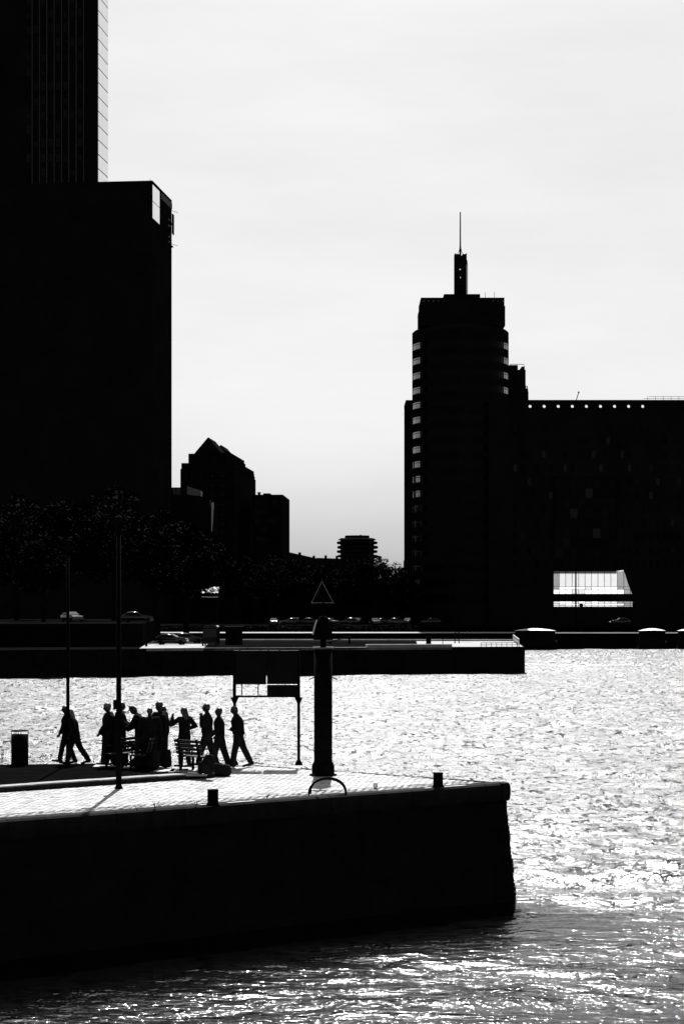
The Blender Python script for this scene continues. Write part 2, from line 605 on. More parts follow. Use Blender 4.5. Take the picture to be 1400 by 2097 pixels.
# keep the last corner on the kerb line, clip west side
tp = [tuple(tp0), tuple(tp1), tuple(np.array(B3) + np.array([4.6, 0.30])), tuple(np.array(B3) + np.array([0, -0.35])), (-40.0, 59.0), tuple(tp0 + Kdir * 42)]
MB().prism(tp, QZ - 0.3, TZ).build('surface', M['terrace_shade'], terrace)
t = 0.0
while t < 30:
    l_ = 1.0
    a = K0 + Kdir * (t + 0.005); b = K0 + Kdir * (t + l_ - 0.005)
    h = random.uniform(-0.006, 0.006)
    p = [tuple(a), tuple(b), tuple(b + Kn * 0.445), tuple(a + Kn * 0.445)]
    q = [tuple(a + Kn * 0.02), tuple(b + Kn * 0.02), tuple(b + Kn * 0.445), tuple(a + Kn * 0.445)]
    ks = MB().prism(p, QZ - 0.2, TZ - 0.02 + h).build('kerb_stone', M['coping'], terrace)  # dark body colour puts the kerb's front face in shade
    MB().prism(p, TZ - 0.019 + h, TZ + 0.012 + h, q).build('kerb_lit_top', M['kerb'], ks)  # pale colour stands for sun on the kerb's top
    t += l_
# pale slabs standing in for sunlit spots on the terrace around the benches
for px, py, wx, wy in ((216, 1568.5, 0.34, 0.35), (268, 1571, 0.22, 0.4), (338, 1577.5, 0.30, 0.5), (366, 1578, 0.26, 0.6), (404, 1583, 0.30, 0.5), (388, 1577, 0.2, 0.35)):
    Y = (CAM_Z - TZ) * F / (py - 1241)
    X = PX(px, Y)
    MB().cbox(X - wx, X + wx, Y - wy, Y + wy, TZ - 0.05, TZ + 0.010, 0.006).build('lit_patch', M['paver'], terrace)


# paving: running-bond bricks, each with its own tilt
def inside(poly, p):
    r = False
    n = len(poly)
    for i in range(n):
        x1, y1 = poly[i]; x2, y2 = poly[(i + 1) % n]
        if (y1 > p[1]) != (y2 > p[1]) and p[0] < (x2 - x1) * (p[1] - y1) / (y2 - y1) + x1: r = not r
    return r


pav_poly = offset_poly(quay_poly, -0.34)
ter_poly = [tuple(K0), tuple(tp1), tp[2], tp[3], (-40.0, 59.0), tuple(K0 + Kdir * 42)]
paving = link('paving', None, kind='structure')
bl, bw = 0.27, 0.135
pieces = []
ang0 = math.atan2(U[1], U[0])
for r_ in range(0, 90):
    d = 0.50 + 0.02 + r_ * bw
    edge = r_ < 6
    nb = int(26 / bl)
    for i in range(-12, nb):
        s = (i + (0.5 if r_ % 2 else 0.0)) * bl + random.uniform(-0.01, 0.01)
        p = C + U * s + V * d
        if not inside(pav_poly, p) or inside(ter_poly, p): continue
        if p[0] < -14 or p[0] > 6: continue
        pieces.append((p[0], p[1], edge))
pieces.sort(key=lambda q: q[1])


def brick_shape(l_, w_, h=0.07, c=0.012):
    m = MB()
    return m.cbox(-l_ / 2, l_ / 2, -w_ / 2, w_ / 2, -h, 0, c)


bmesh_plain = [brick_shape(bl - 0.012, bw - 0.012).mesh('brick', M[k_]) for k_ in ('paver', 'paver_b')]
bmesh_edge = [brick_shape(bl - 0.03, bw - 0.03, 0.08, 0.02).mesh('brick', M[k_]) for k_ in ('paver_edge', 'paver')]
rest = {}
for n_, (x, y, edge) in enumerate(pieces):
    kind = 0 if random.random() < 0.7 else 1
    tilt = 0.045 if edge else 0.022
    rx, ry = random.gauss(0, tilt), random.gauss(0, tilt)
    dz = random.gauss(0, 0.007 if edge else 0.0025)
    a = ang0 + random.gauss(0, 0.05 if edge else 0.015)
    if edge: a += 0.35 if (n_ % 2) else 0.0
    if n_ < 300:
        o = link('brick', (bmesh_edge if edge else bmesh_plain)[kind], paving, loc=(x, y, QZ + dz))
        o.rotation_euler = (rx, ry, a)
    else:
        key = (edge, kind)
        mm = rest.setdefault(key, MB())
        src = brick_shape(bl - (0.03 if edge else 0.012), bw - (0.03 if edge else 0.012), 0.07, 0.02 if edge else 0.012)
        T = Matrix.Translation((x, y, QZ + dz)) @ Matrix.Rotation(a, 4, 'Z') @ Matrix.Rotation(rx, 4, 'X') @ Matrix.Rotation(ry, 4, 'Y')
        mm.add([T @ Vector(v) for v in src.v], src.f)
for (edge, kind), mm in rest.items():
    mm.build('brick_paving', M[('paver_edge', 'paver')[kind] if edge else ('paver', 'paver_b')[kind]], paving, kind='stuff')

# ------------------------------------------------------------------ setting: far pier, left embankment, far bank
PZT = 3.27
pier = link('pier', None, kind='structure')
pier_front = [(PX(-60, 226), 226.0), (PX(400, 236), 236.0), (PX(1074, 243.5), 243.5)]
pier_back = [(PX(1056, 284), 284.0), (PX(-60, 290), 290.0)]
pp = pier_front + pier_back
MB().prism(pp, -2, PZT - 0.02).build('wall', M['wall'], pier)
MB().prism([(PX(855, 244.0), 242.6), (PX(1071, 244.0), 244.6), (PX(1053, 283), 283.0), (PX(852, 283), 283.4)], PZT - 0.05, PZT + 0.012).build('pale_paving', M['concrete'], pier)
MB().prism([(PX(300, 243), 234.5), (PX(425, 243), 236.0), (PX(425, 262), 262.0), (PX(300, 262), 262.0)], PZT - 0.05, PZT + 0.012).build('pale_paving', M['concrete'], pier)
MB().prism([(PX(-60, 226.5), 226.5), (PX(299, 235), 234.4), (PX(299, 289), 289), (PX(-60, 289), 289)], PZT - 0.05, PZT + 0.008).build('asphalt', M['asphalt'], pier)
MB().prism([(PX(426, 240), 236.4), (PX(854, 243), 242.5), (PX(851, 283), 283.4), (PX(426, 284), 284)], PZT - 0.05, PZT + 0.008).build('asphalt', M['asphalt'], pier)


def strip(parent, a, b, w, z0, z1, mname, name, seg=None, gap=0.03):
    a, b = np.array(a, float), np.array(b, float)
    L_ = np.linalg.norm(b - a); e = (b - a) / L_
    nn = np.array([-e[1], e[0]])
    n = max(1, int(L_ / seg)) if seg else 1
    for i in range(n):
        p = a + e * (L_ * i / n + gap); q = a + e * (L_ * (i + 1) / n - gap)
        MB().prism([tuple(p), tuple(q), tuple(q + nn * w), tuple(p + nn * w)], z0, z1).build(name, M[mname], parent)


def on_front(px):
    x0, y0 = pier_front[1]; x1, y1 = pier_front[2]
    if px < 400: (x0, y0), (x1, y1) = pier_front[0], pier_front[1]
    t_ = np.linspace(0, 1, 400)
    xs = 700 + F * (x0 + (x1 - x0) * t_) / (y0 + (y1 - y0) * t_)
    k_ = np.argmin(abs(xs - px))
    return (x0 + (x1 - x0) * t_[k_], y0 + (y1 - y0) * t_[k_])


strip(pier, on_front(300), on_front(418), 0.7, PZT - 0.3, PZT + 0.03, 'concrete', 'coping_stone', 1.9)
strip(pier, on_front(418), on_front(640), 0.45, PZT - 0.3, PZT + 0.03, 'concrete', 'coping_stone', 2.2)
strip(pier, on_front(640), on_front(752), 0.9, PZT - 0.3, PZT + 0.03, 'concrete', 'coping_stone', 2.2)
strip(pier, on_front(925), on_front(1073), 0.5, PZT - 0.3, PZT + 0.03, 'coping', 'coping_stone', 2.2)
strip(pier, (PX(418, 285), 283.6), (PX(1050, 282), 282.6), 1.3, PZT - 0.2, PZT + 0.25, 'concrete', 'kerb_stone', 4.0)
par = on_front(752), on_front(926)
strip(pier, par[0], par[1], 1.5, PZT - 0.3, PZT + 0.36, 'concrete', 'parapet')

embank = link('embankment', None, kind='structure')
EZ = 6.1
MB().prism([(PX(-80, 240), 240.0), (PX(292, 246), 246.0), (PX(292, 300), 330.0), (PX(-80, 330), 330.0)], 0.5, EZ).build('retaining_wall', M['asphalt'], embank)

FZ = 3.0
bank = link('far_bank', None, kind='structure')
MB().prism([(-3000, 384), (3000, 384), (5000, 7000), (-5000, 7000)], -2, FZ).build('ground', M['asphalt'], bank)
MB().box(PX(440, 390), PX(2600, 390), 384.15, 403, FZ - 0.1, FZ + 0.02).build('pale_quay_paving', M['concrete'], bank)
MB().box(PX(-200, 390), PX(436, 390), 390, 404, FZ - 0.1, FZ + 0.02).build('pale_quay_paving', M['concrete'], bank)
MB().box(-400, 400, 384.0, 384.14, FZ - 0.5, FZ + 0.05).build('quay_kerb', M['kerb'], bank)
RZ = 4.4
MB().add([(-400, 404, FZ), (400, 404, FZ), (400, 406.5, RZ), (-400, 406.5, RZ), (-400, 432, RZ), (400, 432, RZ), (400, 432, FZ - .5), (-400, 432, FZ - .5)],
         [(0, 1, 2, 3), (3, 2, 5, 4), (4, 5, 6, 7)]).build('raised_road', M['asphalt'], bank)

# ------------------------------------------------------------------ buildings
def window_mesh(w, h, glass='glass', name='window'):
    m = MB()
    m.add([(-w / 2, 0, 0), (w / 2, 0, 0), (w / 2, 0, h), (-w / 2, 0, h)], [(0, 1, 2, 3)])
    return m.mesh(name, M[glass])


DARKW = {}


def framed_window(parent, x, y, z, w, h, me, fr):
    if random.random() < 0.9:
        if me.name not in DARKW:
            DARKW[me.name] = me.copy()
            DARKW[me.name].materials[0] = M['glass_dark']
        me = DARKW[me.name]
    o = link('window', me, parent, loc=(x, y, z))
    o.rotation_euler = (random.gauss(0, 0.02), 0, random.gauss(0, 0.03))
    return o


# --- tall office tower with lower slab, left edge
GZ = FZ
TR = -R(6.45)
D0 = 440.0
tw = thing('office_tower', 'tall black office tower with bright glass side strip and lower slab, at left edge', 'building', (PX(312, D0), D0, GZ), TR)
h_slab = PZ(372, D0) - GZ
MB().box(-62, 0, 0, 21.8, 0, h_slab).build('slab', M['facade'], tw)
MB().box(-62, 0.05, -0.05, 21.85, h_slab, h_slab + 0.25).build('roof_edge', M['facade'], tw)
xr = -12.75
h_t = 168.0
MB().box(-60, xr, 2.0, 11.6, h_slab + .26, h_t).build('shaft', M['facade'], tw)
fl = 29.7 / F * D0
# glass side: one panel for each storey, thin dark joints between them
pz = h_slab + 0.5
gp = MB()
for j in range(7):
    gp.box(0, 0.10, 2.05 + j * 1.36, 2.05 + j * 1.36 + 1.30, 0.0, fl - 0.22)
gpm = gp.mesh('glass_panel', M['mirror'])
MB().box(xr, xr + 0.05, 2.0, 11.6, h_slab + .3, h_t).build('side_frame', M['mullion'], tw)
while pz < h_t - fl:
    o = link('glass_panel', gpm, tw, loc=(xr + 0.06, 0, pz))
    pz += fl
# paired windows on the front of the shaft
wm = MB()
wm.add([(-0.42, 0, 0), (-0.05, 0, 0), (-0.05, 0, 1.9), (-0.42, 0, 1.9), (0.05, 0, 0), (0.42, 0, 0), (0.42, 0, 1.9), (0.05, 0, 1.9)], [(0, 1, 2, 3), (4, 5, 6, 7)])
wmm = wm.mesh('window', M['glass'])
wmd = wm.mesh('window', M['glass_dark'])
pit = 15.5 / F * D0
for c_ in range(8):
    xx = xr - 4.0 - c_ * pit
    MB().box(xx + pit / 2 - 0.12, xx + pit / 2 + 0.12, 1.75, 2.0, h_slab + .3, h_t).build('fin', M['mullion'], tw)
    zz = h_slab - 1.0
    while zz < h_t - 3:
        if zz > h_slab + .3:
            o = link('window', wmm if random.random() < .55 else wmd, tw, loc=(xx, 1.90, zz))
            o.rotation_euler = (R(random.gauss(-3, 1.5)), 0, random.gauss(0, 0.03))
        zz += fl
# glass corner panels and fins on the slab's receding side
for z0, z1 in ((h_slab - 4.2, h_slab - 0.6), (h_slab - 8.0, h_slab - 4.35)):
    MB().box(0.0, 0.08, 0.15, 7.6, z0, z1).build('glass_panel', M['mirror'], tw)
for i in range(8):
    MB().box(0.0, 0.22, 9.6 + i * 1.6, 10.1 + i * 1.6, h_slab - 1.9, h_slab - 0.5).build('louvre', M['pale'], tw)
for i, (yy, zz) in enumerate(((16.4, -5.4), (16.4, -6.8), (16.6, -9.2), (16.6, -10.4), (18.8, -6.6), (18.8, -8.2), (19.0, -9.6), (20.6, -5.6), (20.6, -10.8))):
    MB().box(0.0, 0.45, yy, yy + 0.7, h_slab + zz, h_slab + zz + 0.4).build('bracket', M['mullion'], tw)
MB().box(0.5, 0.62, 19.5, 21.6, h_slab - 7.9, h_slab - 3.2).build('side_screen', M['facade'], tw)
for zz in (-2.6, -10.3):
    MB().path([(0.0, 21.0, h_slab + zz + 0.4), (1.4, 21.8, h_slab + zz)], 0.05, 6).build('davit_arm', M['steel'], tw)
MB().path([(-0.6, 0.6, h_slab), (-0.6, 0.6, h_slab + 0.75)], 0.06, 6).build('roof_mast', M['steel'], tw)

# --- gabled brick tower with stepped shoulders
DG = 520.0
gb = thing('gabled_tower', 'dark stepped tower block with a pointed gable roof, beside the tall tower', 'building', (PX(425, DG), DG, GZ), -R(4.2))
k_ = DG / F
def gz(y): return PZ(y, DG) - GZ
for hw, y_top, dep in ((56, 960, 47.0), (54, 948, 46.0), (40, 928.5, 40.0)):
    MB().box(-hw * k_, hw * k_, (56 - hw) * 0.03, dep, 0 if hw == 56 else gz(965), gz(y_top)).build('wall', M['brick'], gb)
for y0, y1 in ((0.5, 14.5), (25.0, 39.0)):
    hw = 28 * k_
    pk = gz(895.5); ev = gz(928.5)
    rf = MB().prism_y([(-hw, ev), (hw, ev), (0, pk)], y0, y1).build('roof', M['brick'], gb)
    for j in range(7):
        yy = y0 + 0.8 + j * (y1 - y0 - 1.6) / 6
        MB().path([(0.05, yy, pk + .06), (hw + .02, yy, ev + .06)], 0.10, 5).build('roof_rib', M['zinc'], rf)
    MB().box(hw - 0.05, hw + 1.2, y0, y1, ev, ev + 0.25).build('gutter', M['brick'], gb)
for hw, y_top, n_c in ((40, 928.5, 12), (54, 948, 14), (56, 960, 14)):
    for j in range(n_c):
        yy = 2.5 + j * (44.0 if hw > 40 else 36.0) / n_c
        MB().box(hw * k_ - 0.5, hw * k_ + 0.04, yy, yy + 1.3, gz(y_top), gz(y_top) + 0.75).build('merlon', M['brick'], gb)
wme = window_mesh(1.5, 1.4)
cross = MB().box(-0.06, 0.06, -0.05, -0.01, 0, 1.4).box(-0.75, 0.75, -0.05, -0.01, 0.9, 1.0).mesh('glazing_bar', M['mullion'])
for cx in (-32, -11, 10, 31):
    for r_ in range(10):
        zz = gz(982 + r_ * 19.5)
        if zz < 8: continue
        o = framed_window(gb, cx * k_, -0.10, zz, 1.5, 1.4, wme, None)
        link('glazing_bar', cross, o)
for j in range(5):
    MB().box(54 * k_ + .02, 54 * k_ + .06, 14 + j * 2.2, 15.2 + j * 2.2, gz(958), gz(954)).build('side_window', M['mirror'], gb)

# --- block to its right
DN = 530.0
nb_ = thing('apartment_block', 'plain black flat-roofed block right of the gabled tower', 'building', (PX(515, DN), DN, GZ), -R(2.5))
kN = DN / F
MB().box(0, 64.0 * kN, 0, 26, 0, PZ(1013, DN) - GZ).build('wall', M['brick'], nb_)
MB().box(22 * kN, 36 * kN, 3, 10, PZ(1013.5, DN) - GZ, PZ(1009, DN) - GZ).build('roof_plant', M['brick'], nb_)
MB().lathe([(0.35, PZ(1013, DN) - GZ), (0.35, PZ(1009, DN) - GZ), (0.5, PZ(1008.5, DN) - GZ), (0.5, PZ(1006.5, DN) - GZ), (0.1, PZ(1006, DN) - GZ)], 10, 13 * kN, 4).build('chimney', M['steel'], nb_)
for r_ in range(6):
    MB().box(64.0 * kN - 0.02, 64 * kN + 0.05, 2.0, 9.0, PZ(1042 + r_ * 16.5, DN) - GZ, PZ(1038 + r_ * 16.5, DN) - GZ).build('side_window', M['facade'], nb_)
wma = window_mesh(1.6, 1.3)
for cx in (12, 24, 36, 48):
    for r_ in range(5):
        framed_window(nb_, cx * kN, -0.10, PZ(1034 + r_ * 19, DN) - GZ, 1.6, 1.3, wma, None)

# --- lower glazed block in front of the gabled tower
DK = 470.0
kb = thing('low_office_block', 'low dark office block with pale roof panels, half hidden by trees', 'building', (PX(335, DK), DK, GZ), 0)
kK = DK / F
def kz(y): return PZ(y, DK) - GZ
MB().prism_y([(0, 0), (98 * kK, 0), (98 * kK, kz(1022)), (76 * kK, kz(1016)), (48 * kK, kz(1013)), (0, kz(1013))], 0, 20).build('wall', M['facade'], kb)
MB().prism_y([(0, kz(1013)), (34 * kK, kz(1013)), (34 * kK, kz(996)), (0, kz(996))], 4, 16).build('roof_storey', M['facade'], kb)
for x0, x1 in ((16.5, 22), (24, 32)):
    MB().box(x0 * kK, x1 * kK, 3.93, 3.99, kz(1012), kz(998)).build('glass_panel', M['zinc'], kb)
MB().prism_y([(48 * kK, kz(1013)), (76 * kK, kz(1016.5)), (76 * kK, kz(1004)), (62 * kK, kz(1000)), (48 * kK, kz(995))], 0.5, 6).build('roof_screen', M['pale'], kb)
MB().prism_y([(98.2 * kK, kz(1088)), (99.5 * kK, kz(1088)), (103 * kK, kz(1029)), (98.2 * kK, kz(1029))], -0.3, 0.3).build('glass_fin', M['paint_white'], kb)
for i in range(3):
    MB().box(95 * kK, 97 * kK, -0.06, -0.01, kz(1028 + i * 4), kz(1025.5 + i * 4)).build('vent', M['pale'], kb)
MB().box(99 * kK, 109 * kK, 0.4, 3, 0, kz(1090)).build('stair_tower', M['facade'], kb)

# --- long terrace of houses whose roofline falls away towards the round block
ter = thing('terrace_row', 'long low dark building with sloping roofline running back to the round block', 'building', (PX(584, 540), 540, GZ), 0)
x1, y1 = PX(652, 625) - PX(584, 540), 85.0
MB().prism([(0, 0), (x1, y1), (x1 - 14, y1), (-14, 0)], 0, PZ(1129, 540) - GZ).build('wall', M['brick'], ter)
MB().prism([(x1 - .2, y1), (PX(705, 640) - PX(584, 540), y1 + 12), (PX(705, 640) - PX(584, 540), y1 + 24), (x1 - 8, y1 + 24)], 0, PZ(1143.5, 632) - GZ).build('wing', M['brick'], ter)
for t_ in (0.12, 0.52, 0.97):
    xx, yy = x1 * t_ - 1.2, y1 * t_
    MB().box(xx - 0.4, xx + 0.4, yy, yy + .9, PZ(1129, 540) - GZ, PZ(1129, 540) - GZ + 0.9).build('chimney', M['brick'], ter)
for t_ in (0.3, 0.75):
    xx, yy = PX(652 + 50 * t_, 636) - PX(584, 540), y1 + 12 * t_ + 1
    MB().box(xx - 0.4, xx + 0.4, yy, yy + .9, PZ(1143.5, 632) - GZ - .1, PZ(1143.5, 632) - GZ + 0.9).build('chimney', M['brick'], ter)

wh_ = thing('warehouse', 'long low dark warehouse hidden behind the row of road trees', 'building', (PX(560, 448), 448, GZ), 0)
MB().box(0, PX(860, 448) - PX(560, 448), 0, 14, 0, PZ(1196, 448) - GZ).build('wall', M['brick'], wh_)
MB().prism_x([(-.4, PZ(1196, 448) - GZ), (14.4, PZ(1196, 448) - GZ), (7, PZ(1184, 448) - GZ)], -.3, PX(845, 448) - PX(560, 448)).build('roof', M['brick'], wh_)

# --- round apartment block with disc balconies
DR = 690.0
rd = thing('round_block', 'round apartment tower with stacked disc balconies above the trees', 'building', (PX(731, DR), DR, GZ), 0)
kR = DR / F
def rz_(y): return PZ(y, DR) - GZ
MB().lathe([(34.5 * kR, 0), (34.5 * kR, rz_(1104))], 40).build('core', M['facade'], rd, True)
MB().lathe([(34.5 * kR, rz_(1107)), (39.5 * kR, rz_(1105.5)), (34 * kR, rz_(1102.3)), (25 * kR, rz_(1102.3))], 40).build('roof', M['facade'], rd)
MB().lathe([(25 * kR, rz_(1102.6)), (25 * kR, rz_(1097))], 40).build('roof_storey', M['facade'], rd)
MB().lathe([(1.5 * kR, rz_(1097)), (1.5 * kR, rz_(1095.5)), (0.3, rz_(1095))], 10, 7 * kR, 0).build('roof_vent', M['facade'], rd)
for i, (ya, yb, rr, ox) in enumerate(((1109, 1114.3, 41.5, 0), (1118, 1123.7, 41.5, 1.0), (1127, 1132.3, 41.5, 0), (1136.5, 1141.3, 41.5, 1.0))):
    MB().lathe([((rr - 1.5) * kR, rz_(yb)), (rr * kR, rz_(yb) + .2), (rr * kR, rz_(ya) - .15), ((rr - 2.0) * kR, rz_(ya)), (33 * kR, rz_(ya) - .05)], 40, ox * kR, 0).build('balcony', M['facade'], rd)

# --- right: tower with round body, stepped crown, pylon and spire
DT = 447.6
kT = DT / F
def tz(y): return PZ(y, DT) - GZ
rt = thing('spire_tower', 'black round-sided tower with banded windows, stepped crown and tall thin spire', 'building', (PX(942, DT), DT, GZ), 0)
RR = 98.5 * kT
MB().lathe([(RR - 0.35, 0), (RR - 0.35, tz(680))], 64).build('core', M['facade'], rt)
fh = 30.0 / F * DT
zt = tz(690)
sp_prof = [(RR - .04, 0.0), (RR, 0.05), (RR, 0.45), (RR - .07, 0.5), (RR, 0.55), (RR, 0.95), (RR - .07, 1.0), (RR, 1.05), (RR, 1.5), (RR - .07, 1.55), (RR, 1.6), (RR, 1.9), (RR - .3, 1.95)]
spm = MB().lathe(sp_prof, 64).mesh('spandrel', M['facade'])
wh = fh - 1.9
wf, wc = {-1: MB(), 1: MB()}, {-1: MB(), 1: MB()}
mu = {-1: MB(), 1: MB()}
for k in range(72):
    a0, a1 = 2 * math.pi * k / 72, 2 * math.pi * (k + 1) / 72
    r_ = RR - .07
    q = [(r_ * math.cos(a0), r_ * math.sin(a0), 0), (r_ * math.cos(a1), r_ * math.sin(a1), 0), (r_ * math.cos(a1), r_ * math.sin(a1), wh), (r_ * math.cos(a0), r_ * math.sin(a0), wh)]
    cm = math.cos((a0 + a1) / 2)
    sg_ = 1 if cm > 0 else -1
    if abs(cm) > 0.875:
        wc[sg_].add(q, [(0, 1, 2, 3)])
        mu[sg_].path([((RR - .05) * math.cos(a0), (RR - .05) * math.sin(a0), 0), ((RR - .05) * math.cos(a0), (RR - .05) * math.sin(a0), wh)], 0.035, 4, False)
        mu[sg_].add([((RR - .03) * math.cos(t_), (RR - .03) * math.sin(t_), z_) for t_, z_ in ((a0, wh * .68), (a1, wh * .68), (a1, wh * .78), (a0, wh * .78))], [(0, 1, 2, 3)])
    else:
        wf[1 if math.sin(a0 + .001) > 0 else -1].add(q, [(0, 1, 2, 3)])
wbm = {q: wf[q].mesh('window_band', M['glass_dark']) for q in wf}
wcm = {q: wc[q].mesh('corner_glazing', M['coated']) for q in wc}
mum = {q: mu[q].mesh('mullion', M['mullion']) for q in mu}
z = zt - fh
while z > 4:
    o = link('spandrel', spm, rt, loc=(0, 0, z + fh - 1.92))
    for q in (-1, 1): link('window_band', wbm[q], rt, loc=(0, 0, z))
    for q in (-1, 1):
        link('mullion', mum[q], link('corner_glazing', wcm[q], rt, loc=(0, 0, z)))
    z -= fh
MB().lathe([(RR - .1, zt), (RR, zt + .1), (RR, tz(683)), (RR - .5, tz(679)), (RR - 2.0, tz(674)), (RR - 3.2, tz(672))], 64).build('crown_ring', M['facade'], rt)
bw_ = (-85 * kT, 86.5 * kT)
MB().box(bw_[0], bw_[1], -7.0, 7.0, tz(676), tz(636)).build('upper_block', M['facade'], rt)
MB().box(bw_[0] + 2 * kT, bw_[1] - 1.5 * kT, -6.8, 6.8, tz(636.2), tz(619)).build('parapet_block', M['facade'], rt)
for xx in (-78, -68, -58, -48, 62, 72, 82):
    MB().box(xx * kT - 0.12, xx * kT + .12, -6.84, -6.79, tz(627), tz(625)).build('vent', M['pale'], rt)
MB().box(-36 * kT, 37 * kT, -5.5, 5.5, tz(619.2), tz(610)).build('penthouse', M['facade'], rt)
# pylon: two side walls, cross pieces and slits between
py_ = MB()
x0, x1 = -13.0 * kT, 11.5 * kT
py_.box(x0, x0 + 9.6 * kT, -3, 0, tz(610.2), tz(525)).box(x1 - 9.0 * kT, x1, -3, 0, tz(610.2), tz(525))
for ya, yb in ((610, 607.5), (604, 592), (588, 583), (580, 574), (567, 557), (551, 528)):
    py_.box(x0 + 9.6 * kT, x1 - 9.0 * kT, -2.9, -0.1, tz(ya), tz(yb))
py_.box(x0 + 9.6 * kT, x0 + 11.4 * kT, -2.5, -0.4, tz(610), tz(560))
py_.box(x1 - 11.2 * kT, x1 - 9.0 * kT, -2.5, -0.4, tz(592), tz(528))
py_.build('pylon', M['facade'], rt)
MB().box(x0, x0 + 2.6 * kT, -3, 0, tz(525), tz(523.6)).box(x1 - 2.4 * kT, x1, -3, 0, tz(525), tz(523.6)).build('pylon_horn', M['facade'], rt)
MB().path([(13.6 * kT, -1.5, tz(612)), (13.6 * kT, -1.5, tz(545)), (12.3 * kT, -1.5, tz(535))], 0.10, 6).build('pylon_rail', M['steel'], rt)
MB().path([(-0.9 * kT, -1.5, tz(528)), (-0.9 * kT, -1.5, tz(514)), (-0.9 * kT, -1.5, tz(505)), (-0.9 * kT, -1.5, tz(437))], [0.2, 0.24, 0.17, 0.13], 10).build('spire', M['steel'], rt)
for s_ in (-1, 1):
    MB().path([(-0.9 * kT + s_ * 1.0 * kT, -1.5, tz(514)), (-0.9 * kT + s_ * 7.4 * kT, -1.5, tz(526.5))], 0.06, 6).build('strut', M['steel'], rt)
MB().lathe([(0.1, tz(517)), (0.33, tz(515)), (0.2, tz(512)), (0.09, tz(511))], 10, -0.9 * kT, -1.5).build('spire_collar', M['steel'], rt)
for xx, ya in ((47, 607), (65.5, 606.5)):
    MB().path([(xx * kT, -6, tz(619)), (xx * kT, -6, tz(ya))], 0.05, 5).build('aerial', M['steel'], rt)
MB().path([(-85.5 * kT, -5, tz(671)), (-89 * kT, -5, tz(655))], 0.07, 6).build('davit_arm', M['steel'], rt)

# --- slab wing behind the tower on its left, rear block on its right
wg = thing('side_wing', 'narrow black slab showing as a strip on the left of the spire tower', 'building', (PX(831, 452), 452, GZ), 0)
MB().box(0, 3.2, 0, 14, 0, PZ(820, 452) - GZ).build('wall', M['facade'], wg)
MB().box(-0.05, 3.2, -0.05, 14, PZ(820, 452) - GZ, PZ(819.3, 452) - GZ).build('roof_edge', M['facade'], wg)
MB().path([(-0.5, 0.1, 0), (-0.5, 0.1, PZ(1148, 452) - GZ)], 0.09, 6).build('downpipe', M['zinc'], wg)

rb = thing('rear_block', 'black roof block with railing and notch between spire tower and gate building', 'building', (PX(1041, 462), 462, GZ), 0)
k2 = 462 / F
def z2(y): return PZ(y, 462) - GZ
MB().box(-6 * k2, 34.5 * k2, 0, 12, 0, z2(757)).build('wall', M['facade'], rb)
MB().box(1 * k2, 19 * k2, 0.5, 11, z2(757.2), z2(747)).build('upper_wall', M['facade'], rb)
MB().box(27 * k2, 33 * k2, 0.5, 6, z2(757.2), z2(750)).build('upper_wall', M['facade'], rb)
MB().path([(2 * k2, .3, z2(747)), (6 * k2, .3, z2(745.5)), (31.5 * k2, .3, z2(746)), (31.5 * k2, .3, z2(750))], 0.07, 5).build('railing', M['steel'], rb)
MB().box(34.6 * k2, 40.5 * k2, 1, 11, 0, z2(795)).build('stair_tower', M['facade'], rb)
MB().box(37 * k2, 42 * k2, 2, 10, 0, z2(800)).build('stair_tower', M['facade'], rb)
MB().box(35 * k2, 36.4 * k2, 1.2, 2, z2(795), z2(788)).box(38 * k2, 39.6 * k2, 1.2, 2, z2(795), z2(789)).build('roof_vent', M['facade'], rb)

# --- gate building with round holes in the parapet and bright frosted glass hall
DB = 437.0
kB = DB / F
gt = thing('gate_building', 'wide black office building with a row of round holes under its roofline', 'building', (PX(1041, DB), DB, GZ), 0)
def bz(y): return PZ(y, DB) - GZ
def bx(x): return (x - 1041) * kB
XR = 1640
DEP = 11.0
O0, O1 = 1133, 1294
# walls around the opening
MB().box(bx(1000), bx(O0), 0, DEP, 0, bz(851)).build('wall', M['facade'], gt)
rw_ = [(O1, 1300), (XR, 1300), (XR, 851), (1275, 851), (1275, 1167), (1278, 1173), (1284, 1193), (1292, 1214), (O1, 1217)]
fr_ = [(bx(x), max(0, bz(y))) for x, y in rw_]
sc_ = (DB + DEP) / DB
bk_ = [(p[0] if i in (1, 2, 3) else ((rw_[i][0] - 700) * kB * sc_ - 341 * kB) + .25, p[1]) for i, p in enumerate(fr_)]
n = len(fr_)
MB().add([(p[0], 0, p[1]) for p in fr_] + [(p[0], DEP, p[1]) for p in bk_], [tuple(range(n)), tuple(reversed(range(n, 2 * n)))] + [((i + 1) % n, i, n + i, n + (i + 1) % n) for i in range(n)]).build('wall', M['facade'], gt)
MB().box(bx(O0), bx(1275), 0, DEP, bz(1167.5), bz(851)).build('wall', M['facade'], gt)
MB().box(bx(O0) + .01, bx(1297), 0.06, 3.0, bz(1232), bz(1216)).build('bridge_beam', M['facade'], gt)
MB().box(bx(O0) + .01, bx(1297), 0.06, DEP, 0, bz(1242.5)).build('plinth', M['facade'], gt)
MB().box(bx(1186), bx(1192), -0.6, 0.4, bz(1242.5), bz(1235.5)).build('kiosk', M['facade'], gt)
